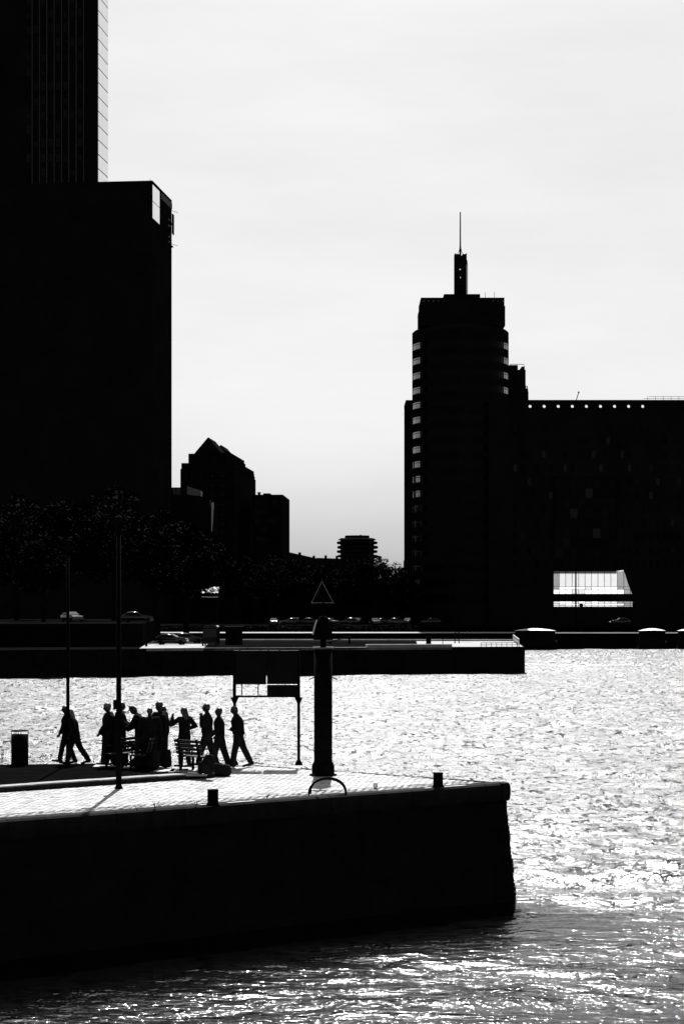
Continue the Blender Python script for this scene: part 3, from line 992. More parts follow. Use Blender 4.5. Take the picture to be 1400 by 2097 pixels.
# frosted glazing at the rear, panel by panel
yb_ = DEP - 0.6
kk = (DB + yb_) / F
def cx_(x): return (x - 700) * kk - (1041 - 700) * kB
def cz_(y): return CAM_Z - (y - 1241) * kk - GZ
cols = [1131 + 13.2 * i for i in range(14)]
rows = [(1170.5, 1163), (1201, 1171.3), (1207, 1202), (1220, 1207.8), (1235.8, 1228), (1239.4, 1236.6), (1246, 1240.2)]
for a_, b_ in zip(cols[:-1], cols[1:]):
    for r_, (ylo, yhi) in enumerate(rows):
        dim = (a_ < 1144 and r_ in (1, 2)) or (a_ > 1255 and r_ in (1, 2)) or (a_ > 1270) or (1255 < a_ and r_ in (4, 6))
        o = MB().box(cx_(a_) + .03, cx_(b_) - .03, yb_, yb_ + .03, cz_(ylo), cz_(yhi)).build('glass_panel', M['frost_dim' if dim else ('frost_b' if r_ in (2, 3, 4, 5) and random.random() < .7 else 'frost')], gt)
for a_ in cols:
    MB().box(cx_(a_) - .05, cx_(a_) + .05, yb_ + .04, yb_ + .12, cz_(1250), cz_(1160)).build('mullion', M['mullion'], gt)
for yy in (1170.9, 1201.5, 1207.4, 1236.2, 1239.8):
    MB().box(cx_(1125), cx_(1303), yb_ - .08, yb_ - .01, cz_(yy) - .035, cz_(yy) + .035).build('transom', M['zinc'], gt)
# rows of windows
wmg = window_mesh(0.72, 1.55)
for r_ in range(12):
    yy = 868 + r_ * 28.0
    for c_ in range(24):
        xx = 1054 + c_ * 14.6
        if xx > 1398: continue
        if 975 < yy and 1128 < xx < 1268: continue
        if xx < 1040 or yy > 1160: continue
        framed_window(gt, bx(xx), -0.08, bz(yy + 14), 0.72, 1.55, wmg, None)
# recessed glazed hall front
pw, ph_ = 15.6 * kB, 20.5 * kB
gpm2 = window_mesh(pw - 0.10, ph_ - 0.12, 'glass_dark', 'glass_panel')
gpm3 = window_mesh(pw - 0.10, ph_ - 0.12, 'glass', 'glass_panel')
MB().box(bx(1133), bx(1263), -0.30, -0.02, bz(978.5), bz(976.5)).build('hall_lintel', M['facade'], gt)
for c_ in range(8):
    for r_ in range(9):
        o = link('glass_panel', gpm3 if random.random() < .14 else gpm2, gt, loc=(bx(1135 + 15.6 * (c_ + .5)), -0.12, bz(1163 - 20.5 * r_)))
        o.rotation_euler = (random.gauss(0, 0.015), 0, random.gauss(0, 0.02))
MB().box(bx(1132), bx(1133.2), -0.25, -.01, bz(1165), bz(978)).build('hall_jamb', M['facade'], gt)
MB().box(bx(1262), bx(1263.2), -0.25, -.01, bz(1165), bz(978)).build('hall_jamb', M['facade'], gt)
# parapet of cells, each with a round hole right through
cell = 28.8 * kB
hc = bz(832) - bz(851)
ht_ = bz(820) - bz(851)
def hole_cell():
    m = MB()
    n = 24
    rad = 3.1 * kB
    vs = []
    for y in (0.0, 0.5):
        for k in range(n):
            a = 2 * math.pi * k / n
            ca, sa = math.cos(a), math.sin(a)
            s = 1 / max(abs(ca), abs(sa))
            ox_ = ca * s * cell / 2
            oz = sa * s
            oz = hc + (oz * (ht_ - hc) if oz > 0 else oz * hc)
            vs.append((ox_, y, oz))
        for k in range(n):
            a = 2 * math.pi * k / n
            vs.append((rad * math.cos(a), y, hc + rad * math.sin(a)))
    fs = []
    for k in range(n):
        j = (k + 1) % n
        fs.append((k, j, n + j, n + k))
        fs.append((2 * n + k, 3 * n + k, 3 * n + j, 2 * n + j))
        fs.append((n + k, n + j, 3 * n + j, 3 * n + k))
        fs.append((k, 2 * n + k, 2 * n + j, j))
    m.add(vs, fs)
    return m.mesh('parapet_panel', M['facade'])
hcm = hole_cell()
for i in range(9):
    link('parapet_panel', hcm, gt, loc=(bx(1084.8 + 28.8 * i), 0, bz(851)))
MB().box(bx(1000), bx(1084.8 - 14.4), 0, 0.5, bz(851), bz(820)).build('parapet_panel', M['facade'], gt)
MB().box(bx(1315.2 + 14.4), bx(XR), 0, 0.5, bz(851), bz(820)).build('parapet_panel', M['facade'], gt)
MB().box(bx(1075), bx(XR), -0.06, 0.56, bz(820), bz(819)).build('parapet_cap', M['facade'], gt)
MB().path([(bx(1182.5), 4, bz(851)), (bx(1182.5), 4, bz(818)), (bx(1186.5), 4, bz(806)), (bx(1188), 4, bz(801))], 0.10, 6).lathe([(0.02, bz(801)), (0.25, bz(799.5)), (0.25, bz(798.5)), (0.02, bz(797.5))], 8, bx(1188.3), 4).build('roof_crane', M['steel'], gt)
for i in range(8):
    xx = bx(1328 + i * 16)
    MB().path([(xx, 2, bz(819)), (xx, 2, bz(810))], 0.045, 5).build('rail_post', M['steel'], gt)
for yy in (810, 814.3):
    MB().path([(bx(1320 if yy > 812 else 1330), 2, bz(yy)), (bx(1445), 2, bz(yy))], 0.04, 5).build('rail', M['steel'], gt)

# ------------------------------------------------------------------ trees
def crown_mesh(name, rx, rz, n_clump, n_leaf, leaf, seed, squash=1.0):
    g = np.random.default_rng(seed)
    cs = []
    while len(cs) < n_clump:
        p = g.uniform(-1, 1, 3)
        if 0.25 < np.linalg.norm(p) < 1.0 and p[2] > -0.85: cs.append(p * (rx, rx, rz))
    cs = np.array(cs)
    rr = g.uniform(0.16, 0.34, n_clump) * rx
    idx = g.integers(0, n_clump, n_leaf)
    d = g.normal(size=(n_leaf, 3)); d /= np.linalg.norm(d, axis=1)[:, None]
    c = cs[idx] + d * (rr[idx] * g.uniform(0.45, 1.12, n_leaf) ** 0.6)[:, None] * (1, 1, 0.75)
    a = g.normal(size=(n_leaf, 3)); a /= np.linalg.norm(a, axis=1)[:, None]
    b = np.cross(a, g.normal(size=(n_leaf, 3))); b /= np.linalg.norm(b, axis=1)[:, None]
    s = leaf * g.uniform(0.6, 1.3, n_leaf)[:, None]
    v = np.stack([c - a * s, c + b * s * .55, c + a * s, c - b * s * .55], 1).reshape(-1, 3)
    me = bpy.data.meshes.new(name)
    me.from_pydata(v.tolist(), [], np.arange(4 * n_leaf).reshape(-1, 4).tolist())
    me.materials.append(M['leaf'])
    return me


def trunk_mesh(h, rx, rz, r0, seed):
    g = random.Random(seed)
    m = MB()
    top = h - rz * 0.4
    m.path([(0, 0, -0.3), (0.1, 0, top * .3), (-.1, 0.1, top * .6), (0.1, -.1, top)], [r0 * 1.25, r0, r0 * .8, r0 * .3], 10)
    for i in range(8):
        a = i * 2.4 + g.random()
        z0 = top * g.uniform(0.4, 0.85)
        l_ = rx * g.uniform(0.5, 0.85)
        m.path([(0, 0, z0), (math.cos(a) * l_ * .5, math.sin(a) * l_ * .5, z0 + l_ * .35), (math.cos(a) * l_, math.sin(a) * l_, z0 + l_ * .75)], [r0 * .45, r0 * .28, r0 * .08], 6)
    return m.mesh('trunk', M['bark'], True)


TREE = []
for i, (rx, rzz, h, ncl, nl, lf) in enumerate(((6.2, 6.8, 15.0, 60, 9000, 0.26), (5.6, 5.2, 12.0, 46, 7000, 0.28), (4.6, 5.8, 12.5, 40, 6000, 0.26))):
    TREE.append((trunk_mesh(h, rx, rzz, 0.35, i), crown_mesh('crown', rx, rzz, ncl, nl, lf, 20 + i), h, rzz))


def tree(px, Y, ytop, z0, kind, label, group, name='tree'):
    tm, cm, h, rzz = TREE[kind]
    H = PZ(ytop, Y) - z0
    s = H / (h + rzz * 0.55)
    t = thing(name, label, 'tree', (PX(px, Y), Y, z0), random.uniform(0, 6.28), group)
    t.scale = (s, s, s)
    link('trunk', tm, t)
    link('crown', cm, t, loc=(0, 0, h - rzz * 0.42))
    return t


gl = 'big trees on the left bank'
tree(35, 300, 1022, EZ - .2, 0, 'large dark tree crown at the left edge, leftmost of the bank trees', gl)
tree(140, 318, 1035, EZ - .2, 1, 'broad dark tree second from the left edge below the tall tower', gl)
tree(235, 296, 1006, EZ - .2, 0, 'tallest leafy dark tree under the slab, third from the left edge', gl)
tree(318, 310, 1040, EZ - .2, 2, 'dark tree right of the tallest bank tree', gl)
tree(382, 330, 1075, FZ, 1, 'dark tree in front of the low office block, rightmost of the bank trees', gl)
tree(90, 275, 1110, EZ - .2, 1, 'lower dark bushy tree in front, near the left edge', gl)
gc = 'row of trees along the far road'
tree(430, 430, 1125, RZ - .1, 1, 'dark road tree leftmost in the row, below the pale glass fin', gc)
tree(492, 436, 1135, RZ - .1, 2, 'dark road tree below the gabled tower', gc)
tree(556, 428, 1138, RZ - .1, 0, 'dark road tree below the flat-roofed block', gc)
tree(612, 436, 1146, RZ - .1, 1, 'dark road tree under the falling roofline', gc)
tree(664, 429, 1150, RZ - .1, 2, 'dark road tree behind the triangle topmark', gc)
tree(716, 436, 1148, RZ - .1, 0, 'dark road tree below the round block', gc)
tree(768, 428, 1143, RZ - .1, 1, 'dark road tree at the right foot of the round block, its crown against the sky', gc)
tree(789, 433, 1149, RZ - .1, 0, 'dark road tree between the round block and the thin pole', gc)
tree(747, 438, 1146, RZ - .1, 0, 'dark road tree right below the disc balconies', gc)
tree(806, 425, 1160, RZ - .1, 2, 'smaller dark road tree whose ragged edge drops toward the spire tower', gc)
tree(833, 431, 1176, RZ - .1, 2, 'lowest dark tree tucked against the left side of the spire tower', gc)

# low hedge hiding the foot of the road
hg = np.random.default_rng(5)
n = 9000
c = np.stack([hg.uniform(PX(300, 405), PX(1400, 405), n), hg.uniform(403.2, 404.6, n), FZ + hg.uniform(0.0, 1.15, n)], 1)
a = hg.normal(size=(n, 3)); a /= np.linalg.norm(a, axis=1)[:, None]
b = np.cross(a, hg.normal(size=(n, 3))); b /= np.linalg.norm(b, axis=1)[:, None]
s = 0.22
v = np.stack([c - a * s, c + b * s * .6, c + a * s, c - b * s * .6], 1).reshape(-1, 3)
me = bpy.data.meshes.new('hedge')
me.from_pydata(v.tolist(), [], np.arange(4 * n).reshape(-1, 4).tolist())
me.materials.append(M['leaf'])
tag(link('hedge', me), 'low dark clipped hedge along the foot of the far road', 'hedge')

# ------------------------------------------------------------------ cars
def car_meshes():
    prof = [(-2.1, .50), (-2.05, .72), (-1.9, .84), (-1.2, .93), (-0.75, .98), (-0.4, 1.18), (-0.05, 1.36), (0.3, 1.43), (0.8, 1.45), (1.25, 1.41), (1.6, 1.28), (1.85, 1.05), (2.05, .95), (2.12, .80), (2.1, .50)]
    secs = []
    for x, zt in prof:
        w = 0.88 * (1 - 0.10 * (abs(x) / 2.1) ** 4)
        belt = min(0.90, zt - 0.05)
        cab = max(0.0, min(1.0, (zt - 0.98) / 0.4))
        tw_ = w * (1 - 0.27 * cab)
        pts = [(-w * .97, .26), (-w, .55 if zt > .6 else zt - .1), (-w * .985, belt), (-(tw_ * .97), zt - .10 if zt > 1 else zt - .02), (-tw_ * .75, zt - .025), (0, zt)]
        pts = pts + [(-p[0], p[1]) for p in reversed(pts[:-1])]
        secs.append([(x, p[0], p[1]) for p in pts])
    m = MB()
    n = len(secs[0])
    vs = [p for s_ in secs for p in s_]
    fs = []
    for i in range(len(secs) - 1):
        for k in range(n - 1):
            fs.append((i * n + k, i * n + k + 1, (i + 1) * n + k + 1, (i + 1) * n + k))
        fs.append((i * n + n - 1, i * n, (i + 1) * n, (i + 1) * n + n - 1))
    fs.append(tuple(range(n))); fs.append(tuple(reversed(range((len(secs) - 1) * n, len(secs) * n))))
    m.add(vs, fs)
    out = {'body': m.mesh('body', M['carpaint'], True), 'body_w': m.mesh('body', M['carpaint_w'], True)}
    for sgn in (-1, 1):
        w = MB()
        q = [(-0.55, .93, .875), (0.35, .93, .875), (0.35, 1.33, .70), (-0.02, 1.30, .71), ]
        w.add([(p[0], sgn * (p[2] + .012), p[1]) for p in q], [(0, 1, 2, 3)])
        q = [(0.42, .93, .875), (1.55, .95, .86), (1.45, 1.25, .73), (0.42, 1.34, .69)]
        w.add([(p[0], sgn * (p[2] + .012), p[1]) for p in q], [(0, 1, 2, 3)])
        out['side%d' % sgn] = w.mesh('side_window', M['glass'])
    out['ws'] = MB().add([(-.78, -.68, 1.0), (-.78, .68, 1.0), (-.06, .55, 1.385), (-.06, -.55, 1.385)], [(0, 1, 2, 3)]).mesh('windscreen', M['glass'])
    out['rw'] = MB().add([(1.90, -.62, 1.04), (1.90, .62, 1.04), (1.40, .52, 1.395), (1.40, -.52, 1.395)], [(0, 1, 2, 3)]).mesh('rear_window', M['glass'])
    wl = MB()
    wl.lathe([(0.0, -.10), (.22, -.10), (.31, -.09), (.33, -.05), (.33, .05), (.31, .09), (.22, .10), (0.0, .10)], 16)
    wl.v = [(x, z, y) for x, y, z in wl.v]
    out['wheel'] = wl.mesh('wheel', M['tyre'], True)
    return out


CARM = car_meshes()


def car(label, loc, rz, group, pale=False, s=1.0):
    t = thing('parked_car', label, 'car', loc, rz, group)
    t.scale = (s, s, s)
    link('body', CARM['body_w' if pale else 'body'], t)
    link('side_window', CARM['side-1'], t)
    link('side_window', CARM['side1'], t)
    link('windscreen', CARM['ws'], t, loc=(0, 0, .015))
    link('rear_window', CARM['rw'], t, loc=(0, 0, .015))
    for x in (-1.32, 1.28):
        for y in (-.80, .80):
            link('wheel', CARM['wheel'], t, loc=(x, y, .33))
    return t


tt_ = thing('bright_gap_sheet', 'added crumpled pale sheet standing in for a bright gap in the dark left trees', 'bright_gap_sheet', (PX(430, 402), 402.3, FZ))  # added sheet, stands in for brightness seen through the leaves
gr = np.random.default_rng(11)
vs, fs = [], []
for i in range(14):
    for j in range(6):
        vs.append((-1.75 + 3.5 * i / 13 + gr.normal(0, .09), gr.normal(0, .35), PZ(1214 - 11 * j / 5 * (1 if i > 3 else .8), 402) - FZ + gr.normal(0, .12)))
for i in range(13):
    for j in range(5):
        fs.append((i * 6 + j, i * 6 + 6 + j, i * 6 + 7 + j, i * 6 + 1 + j))
MB().add(vs, fs).build('sheet', M['cup'], tt_)
for xx in (-1.7, 1.7):
    MB().path([(xx, .3, 0), (xx, .3, PZ(1203, 402) - FZ)], .05, 6).build('pole', M['steel'], tt_)
MB().path([(-1.7, .3, PZ(1222, 402) - FZ), (.9, .25, PZ(1223, 402) - FZ), (1.7, .3, PZ(1222, 402) - FZ)], .05, 6).build('bright_gap_strip', M['paint_white'], tt_)
ordw = ['leftmost', 'second', 'third', 'fourth', 'fifth', 'sixth', 'seventh', 'eighth', 'ninth', 'tenth', 'eleventh', 'rightmost']
for i in range(12):
    px = 560 + i * 25.0 + (0, 7, -6, 3, 9, -8, 2, -4, 8, -9, 5, 0)[i]
    lab = ('%s parked car in the row along the far road under the trees' % ordw[i]) if i in (0, 11) else ('%s parked car from the left in the row along the far road' % ordw[i])
    Y = 408.0 + (i * 7 % 5) * 1.1
    car(lab, (PX(px, Y), Y, RZ + .01), R((95, 20, 60, 178, 88, 130, 5, 75, 100, 40, 184, 70)[i]), 'cars along the far road', i % 3 == 1)
car('dark car with gleaming roof on the left embankment below the trees', (PX(282, 262), 262, EZ + .01), R(186), 'cars on the left embankment')
car('small dark car near the left edge, half lost below the trees', (PX(148, 268), 268, EZ + .01), R(120), 'cars on the left embankment')
car('dark car with bright bonnet on the far pier, left of the van', (PX(352, 256), 256, PZT + .02), R(172), 'cars on the pier')
car('pale car parked on the far pier just behind the dark one, left of the van', (PX(384, 264), 264, PZT + .02), R(200), 'cars on the pier', True)
car('small car by the right foot of the gate building across the water', (PX(1268, 409), 409, RZ + .01), R(5), 'cars along the far road')
car('car parked alone on the far road left of the tower foot', (PX(880, 410), 410, RZ + .01), R(10), 'cars along the far road')

# van seen from behind and box container on the pier
vn = thing('van', 'dark box van with rounded roof parked on the far pier', 'van', (PX(431, 250), 250, PZT + .02), R(88))
vb = MB()
vs_ = [(-.95, .35), (.95, .35), (.95, 1.9), (.88, 2.35), (.72, 2.55), (-.72, 2.55), (-.88, 2.35), (-.95, 1.9)]
vb.prism_x(vs_, -0.2, 2.6)
vb.prism_x([(-.92, .35), (.92, .35), (.92, 1.1), (-.92, 1.1)], -1.9, -0.2)
vb.add([(-1.25, -.88, 1.1), (-1.25, .88, 1.1), (-.2, .88, 1.1), (-.2, -.88, 1.1), (-.45, -.8, 2.1), (-.45, .8, 2.1), (-.2, .8, 2.2), (-.2, -.8, 2.2)], [(0, 1, 5, 4), (1, 2, 6, 5), (0, 4, 7, 3), (4, 5, 6, 7)])
vb.build('body', M['carpaint'], vn)
MB().add([(2.61, -.7, 1.45), (2.61, -.05, 1.45), (2.61, -.05, 2.1), (2.61, -.7, 2.1)], [(0, 1, 2, 3)]).build('rear_window', M['glass'], vn)
MB().add([(2.61, .05, 1.45), (2.61, .7, 1.45), (2.61, .7, 2.1), (2.61, .05, 2.1)], [(0, 1, 2, 3)]).build('rear_window', M['glass'], vn)
for x in (-1.2, 1.8):
    for y in (-.82, .82):
        link('wheel', CARM['wheel'], vn, loc=(x, y, .34))
ct = thing('kiosk', 'dark box kiosk with flat roof standing on the far pier', 'kiosk', (PX(479, 256), 256, PZT), R(3))
MB().box(-1.1, 1.1, 0, 3, 0, 2.25).build('cabin', M['plastic'], ct)
MB().box(-1.2, 1.2, -.1, 3.1, 2.25, 2.38).build('roof', M['plastic'], ct)
MB().box(-.45, .35, -.03, 0.0, .05, 2.0).build('door', M['steel'], ct)

# pier railings: one thing each with its posts and rails
def railing(a, b, label, z0, n, h=1.0, r_=0.035, mname='steel', rails=(1.0, .5)):
    a, b = np.array(a), np.array(b)
    t = thing('railing', label, 'railing', (a[0], a[1], z0))
    d = b - a
    for i in range(n + 1):
        p = d * i / n
        MB().path([(p[0], p[1], 0), (p[0], p[1], h)], r_, 6).build('post', M[mname], t)
    for f in rails:
        MB().path([(0, 0, h * f), (d[0], d[1], h * f)], r_ * .9, 6).build('rail', M[mname], t)
    return t


fa, fb = np.array(on_front(985)), np.array(on_front(1060))
railing(fa + (0, .8), fb + (0, .8), 'low dark railing along the front edge of the far pier tip', PZT, 7, 0.5)
railing((PX(1062, 247), 247), (PX(1050, 283), 283), 'pale railing slanting back across the end of the far pier', PZT, 8, 0.9, .05, 'paint_white')
railing((PX(395, 408), 407), (PX(640, 408), 407), 'long pale guard rail along the far quay left of the marker pile', FZ, 16, 1.25, .05, 'zinc', (1.0,))
for i, (px, Y, lab) in enumerate(((877, 262, 'short square dark bollard post on the far pier beside the pale paving'), (906, 258, 'thin dark post standing on the pale paving of the far pier'), (300, 246, 'dark bollard post at the left end of the pale pier paving'))):
    t = thing('post', lab, 'post', (PX(px, Y), Y, PZT))
    hh, rr = ((0.95, .33), (.75, .05), (1.0, .15))[i]
    MB().lathe([(rr, 0), (rr, hh * .9), (rr * .9, hh)], 12).build('shaft', M['steel'], t, True)
    MB().lathe([(rr * 1.15, 0), (rr * 1.15, .08), (rr, .1)], 12).build('foot', M['steel'], t)
# stacked gangway sections
gw = thing('gangway', 'tilted dark ribbed gangway lying on the far pier right of the marker pile', 'gangway', (PX(697, 262), 262, PZT), R(5))
MB().path([(-1.4, 0, .25), (1.3, 0, 1.0)], .06, 6).build('rail', M['steel'], gw)
MB().path([(-1.4, .8, .25), (1.3, .8, 1.0)], .06, 6).build('rail', M['steel'], gw)
for i in range(9):
    f = i / 8
    MB().box(-1.4 + 2.7 * f - .05, -1.4 + 2.7 * f + .05, .0, .8, .22 + .75 * f, .28 + .75 * f).build('rung', M['zinc'], gw)
MB().box(-1.5, -1.2, 0, .8, 0, .28).build('foot', M['steel'], gw)
MB().box(1.1, 1.3, 0, .8, 0, .9).build('foot', M['steel'], gw)

# pole in front of the glass hall, poles by the trees
def mast(px, Y, ytop, z0, r_, label):
    t = thing('lamp_post', label, 'lamp post', (PX(px, Y), Y, z0))
    H = PZ(ytop, Y) - z0
    MB().path([(0, 0, 0), (0, 0, H)], [r_ * 1.3, r_], 8).build('pole', M['steel'], t)
    MB().path([(0, 0, H - .1), (0.3, 0, H), (.9, 0, H + .05)], .05, 6).build('arm', M['steel'], t)
    MB().box(.7, 1.3, -.12, .12, H, H + .12).build('lamp_head', M['steel'], t)
    return t


mast(1178, 425, 1160, RZ, .15, 'slim dark lamp post standing in front of the bright glass hall')
mast(808.5, 436, 1156, RZ, .08, 'slim pole rising out of the trees near the spire tower')

# moored boats with curved white canopies
def boat(px0, px1, label):
    Y = 379.0
    x0, x1 = PX(px0, Y), PX(px1, Y)
    Ln = x1 - x0
    t = thing('moored_boat', label, 'boat', ((x0 + x1) / 2, Y, 0.0), 0, 'boats moored at the far quay')
    n = 15
    vs, fs = [], []
    for i in range(n):
        u = -1 + 2 * i / (n - 1)
        w = 1.5 * (1 - abs(u) ** 3 * .75)
        sh = 1.3 + .35 * u * u
        for y, z in ((-w, sh), (-w * .8, .1), (0, -.3), (w * .8, .1), (w, sh)):
            vs.append((u * Ln / 2 * 1.08, y, z))
    for i in range(n - 1):
        for k in range(4):
            fs.append((i * 5 + k, i * 5 + k + 1, i * 5 + 6 + k, i * 5 + 5 + k))
        fs.append((i * 5 + 4, i * 5, i * 5 + 5, i * 5 + 9))
    fs.append((0, 1, 2, 3, 4)); fs.append(tuple((n - 1) * 5 + k for k in range(5)))
    MB().add(vs, fs).build('hull', M['hull'], t, True)
    MB().box(-Ln * .47, Ln * .47, -1.15, 1.15, 1.2, 3.55).build('cabin', M['hull'], t)
    nwin = max(3, int(Ln / 1.2))
    for i in range(nwin):
        xx = -Ln * .43 + Ln * .86 * (i + .5) / nwin
        MB().add([(xx - .4, -1.17, 2.2), (xx + .4, -1.17, 2.2), (xx + .4, -1.17, 3.1), (xx - .4, -1.17, 3.1)], [(0, 1, 2, 3)]).build('window', M['glass_dark'], t)
    vs, fs = [], []
    m_ = 9
    for i in range(n):
        u = -1 + 2 * i / (n - 1)
        for k in range(m_):
            v_ = -1 + 2 * k / (m_ - 1)
            vs.append((u * Ln / 2, v_ * 1.5, 3.57 + .46 * (1 - u * u) * (1 - .85 * v_ * v_)))
    for i in range(n - 1):
        for k in range(m_ - 1):
            fs.append((i * m_ + k, (i + 1) * m_ + k, (i + 1) * m_ + k + 1, i * m_ + k + 1))
    MB().add(vs, fs).build('canopy', M['roofwhite'], t, True)


boat(1052, 1137, 'longest moored boat with curved white canopy, beside the end of the pier')
boat(1307, 1361, 'short moored boat with arched white canopy below the gate building')
boat(1387, 1441, 'moored boat with white canopy cut off by the right edge')

# ------------------------------------------------------------------ near quay: bollards, marker, sign, bin, hoops
def ground_y(py, z): return (CAM_Z - z) * F / (py - 1241)


def bollard(px, py, w_px, h_px, label):
    Y = ground_y(py, QZ)
    s = Y / F
    r_ = w_px * s / 2
    h = h_px * s
    t = thing('bollard', label, 'bollard', (PX(px, Y), Y, QZ), 0, 'mooring bollards on the quay edge')
    MB().lathe([(r_, 0), (r_, h - .03)], 24).build('shaft', M['steel'], t, True)
    MB().lathe([(r_ * 1.3, 0), (r_ * 1.3, .02), (r_ * 1.05, .06), (r_, .08)], 24).build('base_flange', M['steel'], t)
    MB().lathe([(r_ * 1.0, h - .03), (r_ * 1.05, h - .028), (r_ * 1.05, h - .006), (r_ * .9, h)], 24).build('cap', M['steel'], t)


bollard(436, 1650, 22.5, 33.5, 'short black iron bollard on the quay edge, left of the marker pile')
bollard(896.5, 1612, 20.0, 30.0, 'short black iron bollard near the tip of the quay')

# marker pile with hood and triangle topmark
YM = ground_y(1588, QZ)
kM = YM / F
mp = thing('marker_pile', 'thick black steel marker pile with hood and triangle outline topmark', 'marker post', (PX(661.5, YM), YM, QZ))
def mz(y): return (1588 - y) * kM
rp = 18.6 * kM
MB().lathe([(rp, 0), (rp, mz(1329))], 28).build('pile', M['steel'], mp, True)
MB().lathe([(rp * 1.24, 0), (rp * 1.24, mz(1569)), (rp * 1.1, mz(1561)), (rp * 1.02, mz(1560))], 12).build('base_collar', M['steel'], mp)
MB().lathe([(rp * 1.5, 0), (rp * 1.5, .04), (rp * 1.24, .05)], 20).build('base_plate', M['steel'], mp)
MB().lathe([(rp * 1.15, mz(1329)), (rp * 1.15, mz(1325))], 28).build('cap_plate', M['zinc'], mp)
MB().lathe([(.085, mz(1326)), (.085, mz(1308))], 14).build('neck', M['steel'], mp, True)
hd = MB().lathe([(20 * kM, mz(1310)), (20 * kM, mz(1303)), (16.5 * kM, mz(1285)), (11.5 * kM, mz(1268)), (8 * kM, mz(1263)), (1.5 * kM, mz(1261))], 8).build('hood', M['steel'], mp)
MB().path([(-21 * kM, -.06, mz(1300)), (-17.5 * kM, -.06, mz(1284)), (-13 * kM, -.06, mz(1270))], .022, 8).build('lit_edge', M['paint_white'], hd)  # white strip stands in for sun on the hood's left slope
MB().path([(0, 0, mz(1263)), (0, 0, mz(1232))], .03, 8).build('stem', M['steel'], mp)
T0, T1, T2 = (-24 * kM, 0, mz(1234.5)), (21 * kM, 0, mz(1234.5)), (-2.5 * kM, 0, mz(1191))
tpz = MB().prism_y([(T0[0] + .03, T0[2] + .015), (T1[0] - .03, T1[2] + .015), (T2[0], T2[2] - .03)], -.006, .006).build('topmark', M['steel'], mp)
for a_, b_ in ((T0, T1), (T1, T2), (T2, T0)):
    MB().path([a_, b_], .0075, 8).build('rim', M['pale'], tpz)
for s_ in (-1, 1):
    MB().path([(s_ * rp * .9, -.05, mz(1386)), (s_ * (rp + 10 * kM), -.15, mz(1380 + 11))], .016, 6).build('bracket', M['steel'], mp)
for yy in (1420, 1450, 1480, 1510, 1540):
    MB().lathe([(rp + .004, mz(yy)), (rp + .012, mz(yy) + .02), (rp + .004, mz(yy) + .04)], 28).build('weld_band', M['steel'], mp)

# sign gantry seen from behind
YS = ground_y(1567, QZ)
kS = YS / F
sg = thing('sign_board', 'wide dark sign board on two posts behind the walking people', 'sign', (PX(545, YS), YS, QZ))
def sx(x): return (x - 545) * kS
def sz(y): return (1567 - y) * kS
for x in (480.5, 611.5):
    p = MB()
    p.path([(sx(x), 0, 0), (sx(x), 0, sz(1333))], .048, 10)
    p.build('post', M['steel'], sg, True)
    MB().prism_y([(sx(x) - .13, sz(1428)), (sx(x) - .05, sz(1440)), (sx(x) + .05, sz(1440)), (sx(x) + .13, sz(1428))], -.04, .04).build('gusset', M['steel'], sg)
    MB().lathe([(.12, 0), (.12, .03), (.10, .09), (.05, .17)], 8, sx(x), 0).build('foot', M['steel'], sg)
MB().box(sx(477), sx(545), -.03, .02, sz(1401.5), sz(1333)).build('panel', M['plastic'], sg)
MB().box(sx(547), sx(614), -.03, .02, sz(1401), sz(1333)).build('panel', M['plastic'], sg)
MB().box(sx(547), sx(609.5), -.03, .02, sz(1424), sz(1402.5)).build('panel', M['plastic'], sg)
MB().box(sx(477), sx(614.5), -.04, .04, sz(1428), sz(1424.2)).build('bottom_rail', M['steel'], sg)
for x0, x1 in ((479, 490), (493, 532), (535, 548), (551, 571), (574, 611)):
    MB().box(sx(x0), sx(x1), -.045, .05, sz(1333) + .001, sz(1331.8)).build('top_edge', M['zinc'], sg)
for x in (477.8, 495.5, 528.7):
    MB().box(sx(x) - .016, sx(x) + .016, -.02, .02, sz(1424.2), sz(1401.5)).build('frame_bar', M['steel'], sg)

# hooped grab rails at the ladder head
YH = ground_y(1629, QZ)
kH = YH / F
hp = thing('ladder_hoop', 'black arched grab hoops over the quay ladder at the marker pile', 'grab rail', (PX(670, YH), YH, QZ))
for j, (dy, sc) in enumerate(((0.0, 1.0), (0.45, 0.97))):
    pts = []
    for i in range(15):
        a = math.pi * i / 14
        pts.append((-38 * kH * math.cos(a) * sc + j * .02, dy, max(0, 34 * kH * math.sin(a) ** .8 * sc)))
    MB().path(pts, .026, 8).build('hoop', M['steel'], hp, True)
for i in range(4):
    MB().path([(-.2, -.15 - .0 * i, -.35 - .35 * i), (.2, -.15, -.35 - .35 * i)], .015, 6).build('rung', M['steel'], hp)

# paper cup
YC = ground_y(1617, QZ)
cp = thing('plastic_cup', 'small pale plastic cup standing near the quay edge', 'cup', (PX(768.5, YC), YC, QZ + .01))
MB().lathe([(.036, 0), (.040, .03), (.062, .07), (.068, .165), (.062, .165), (.056, .07), (.03, .02)], 18).build('cup', M['cup'], cp, True)
MB().lathe([(.06, 0), (.06, .012), (.035, .02)], 18).build('foot', M['plastic'], cp)

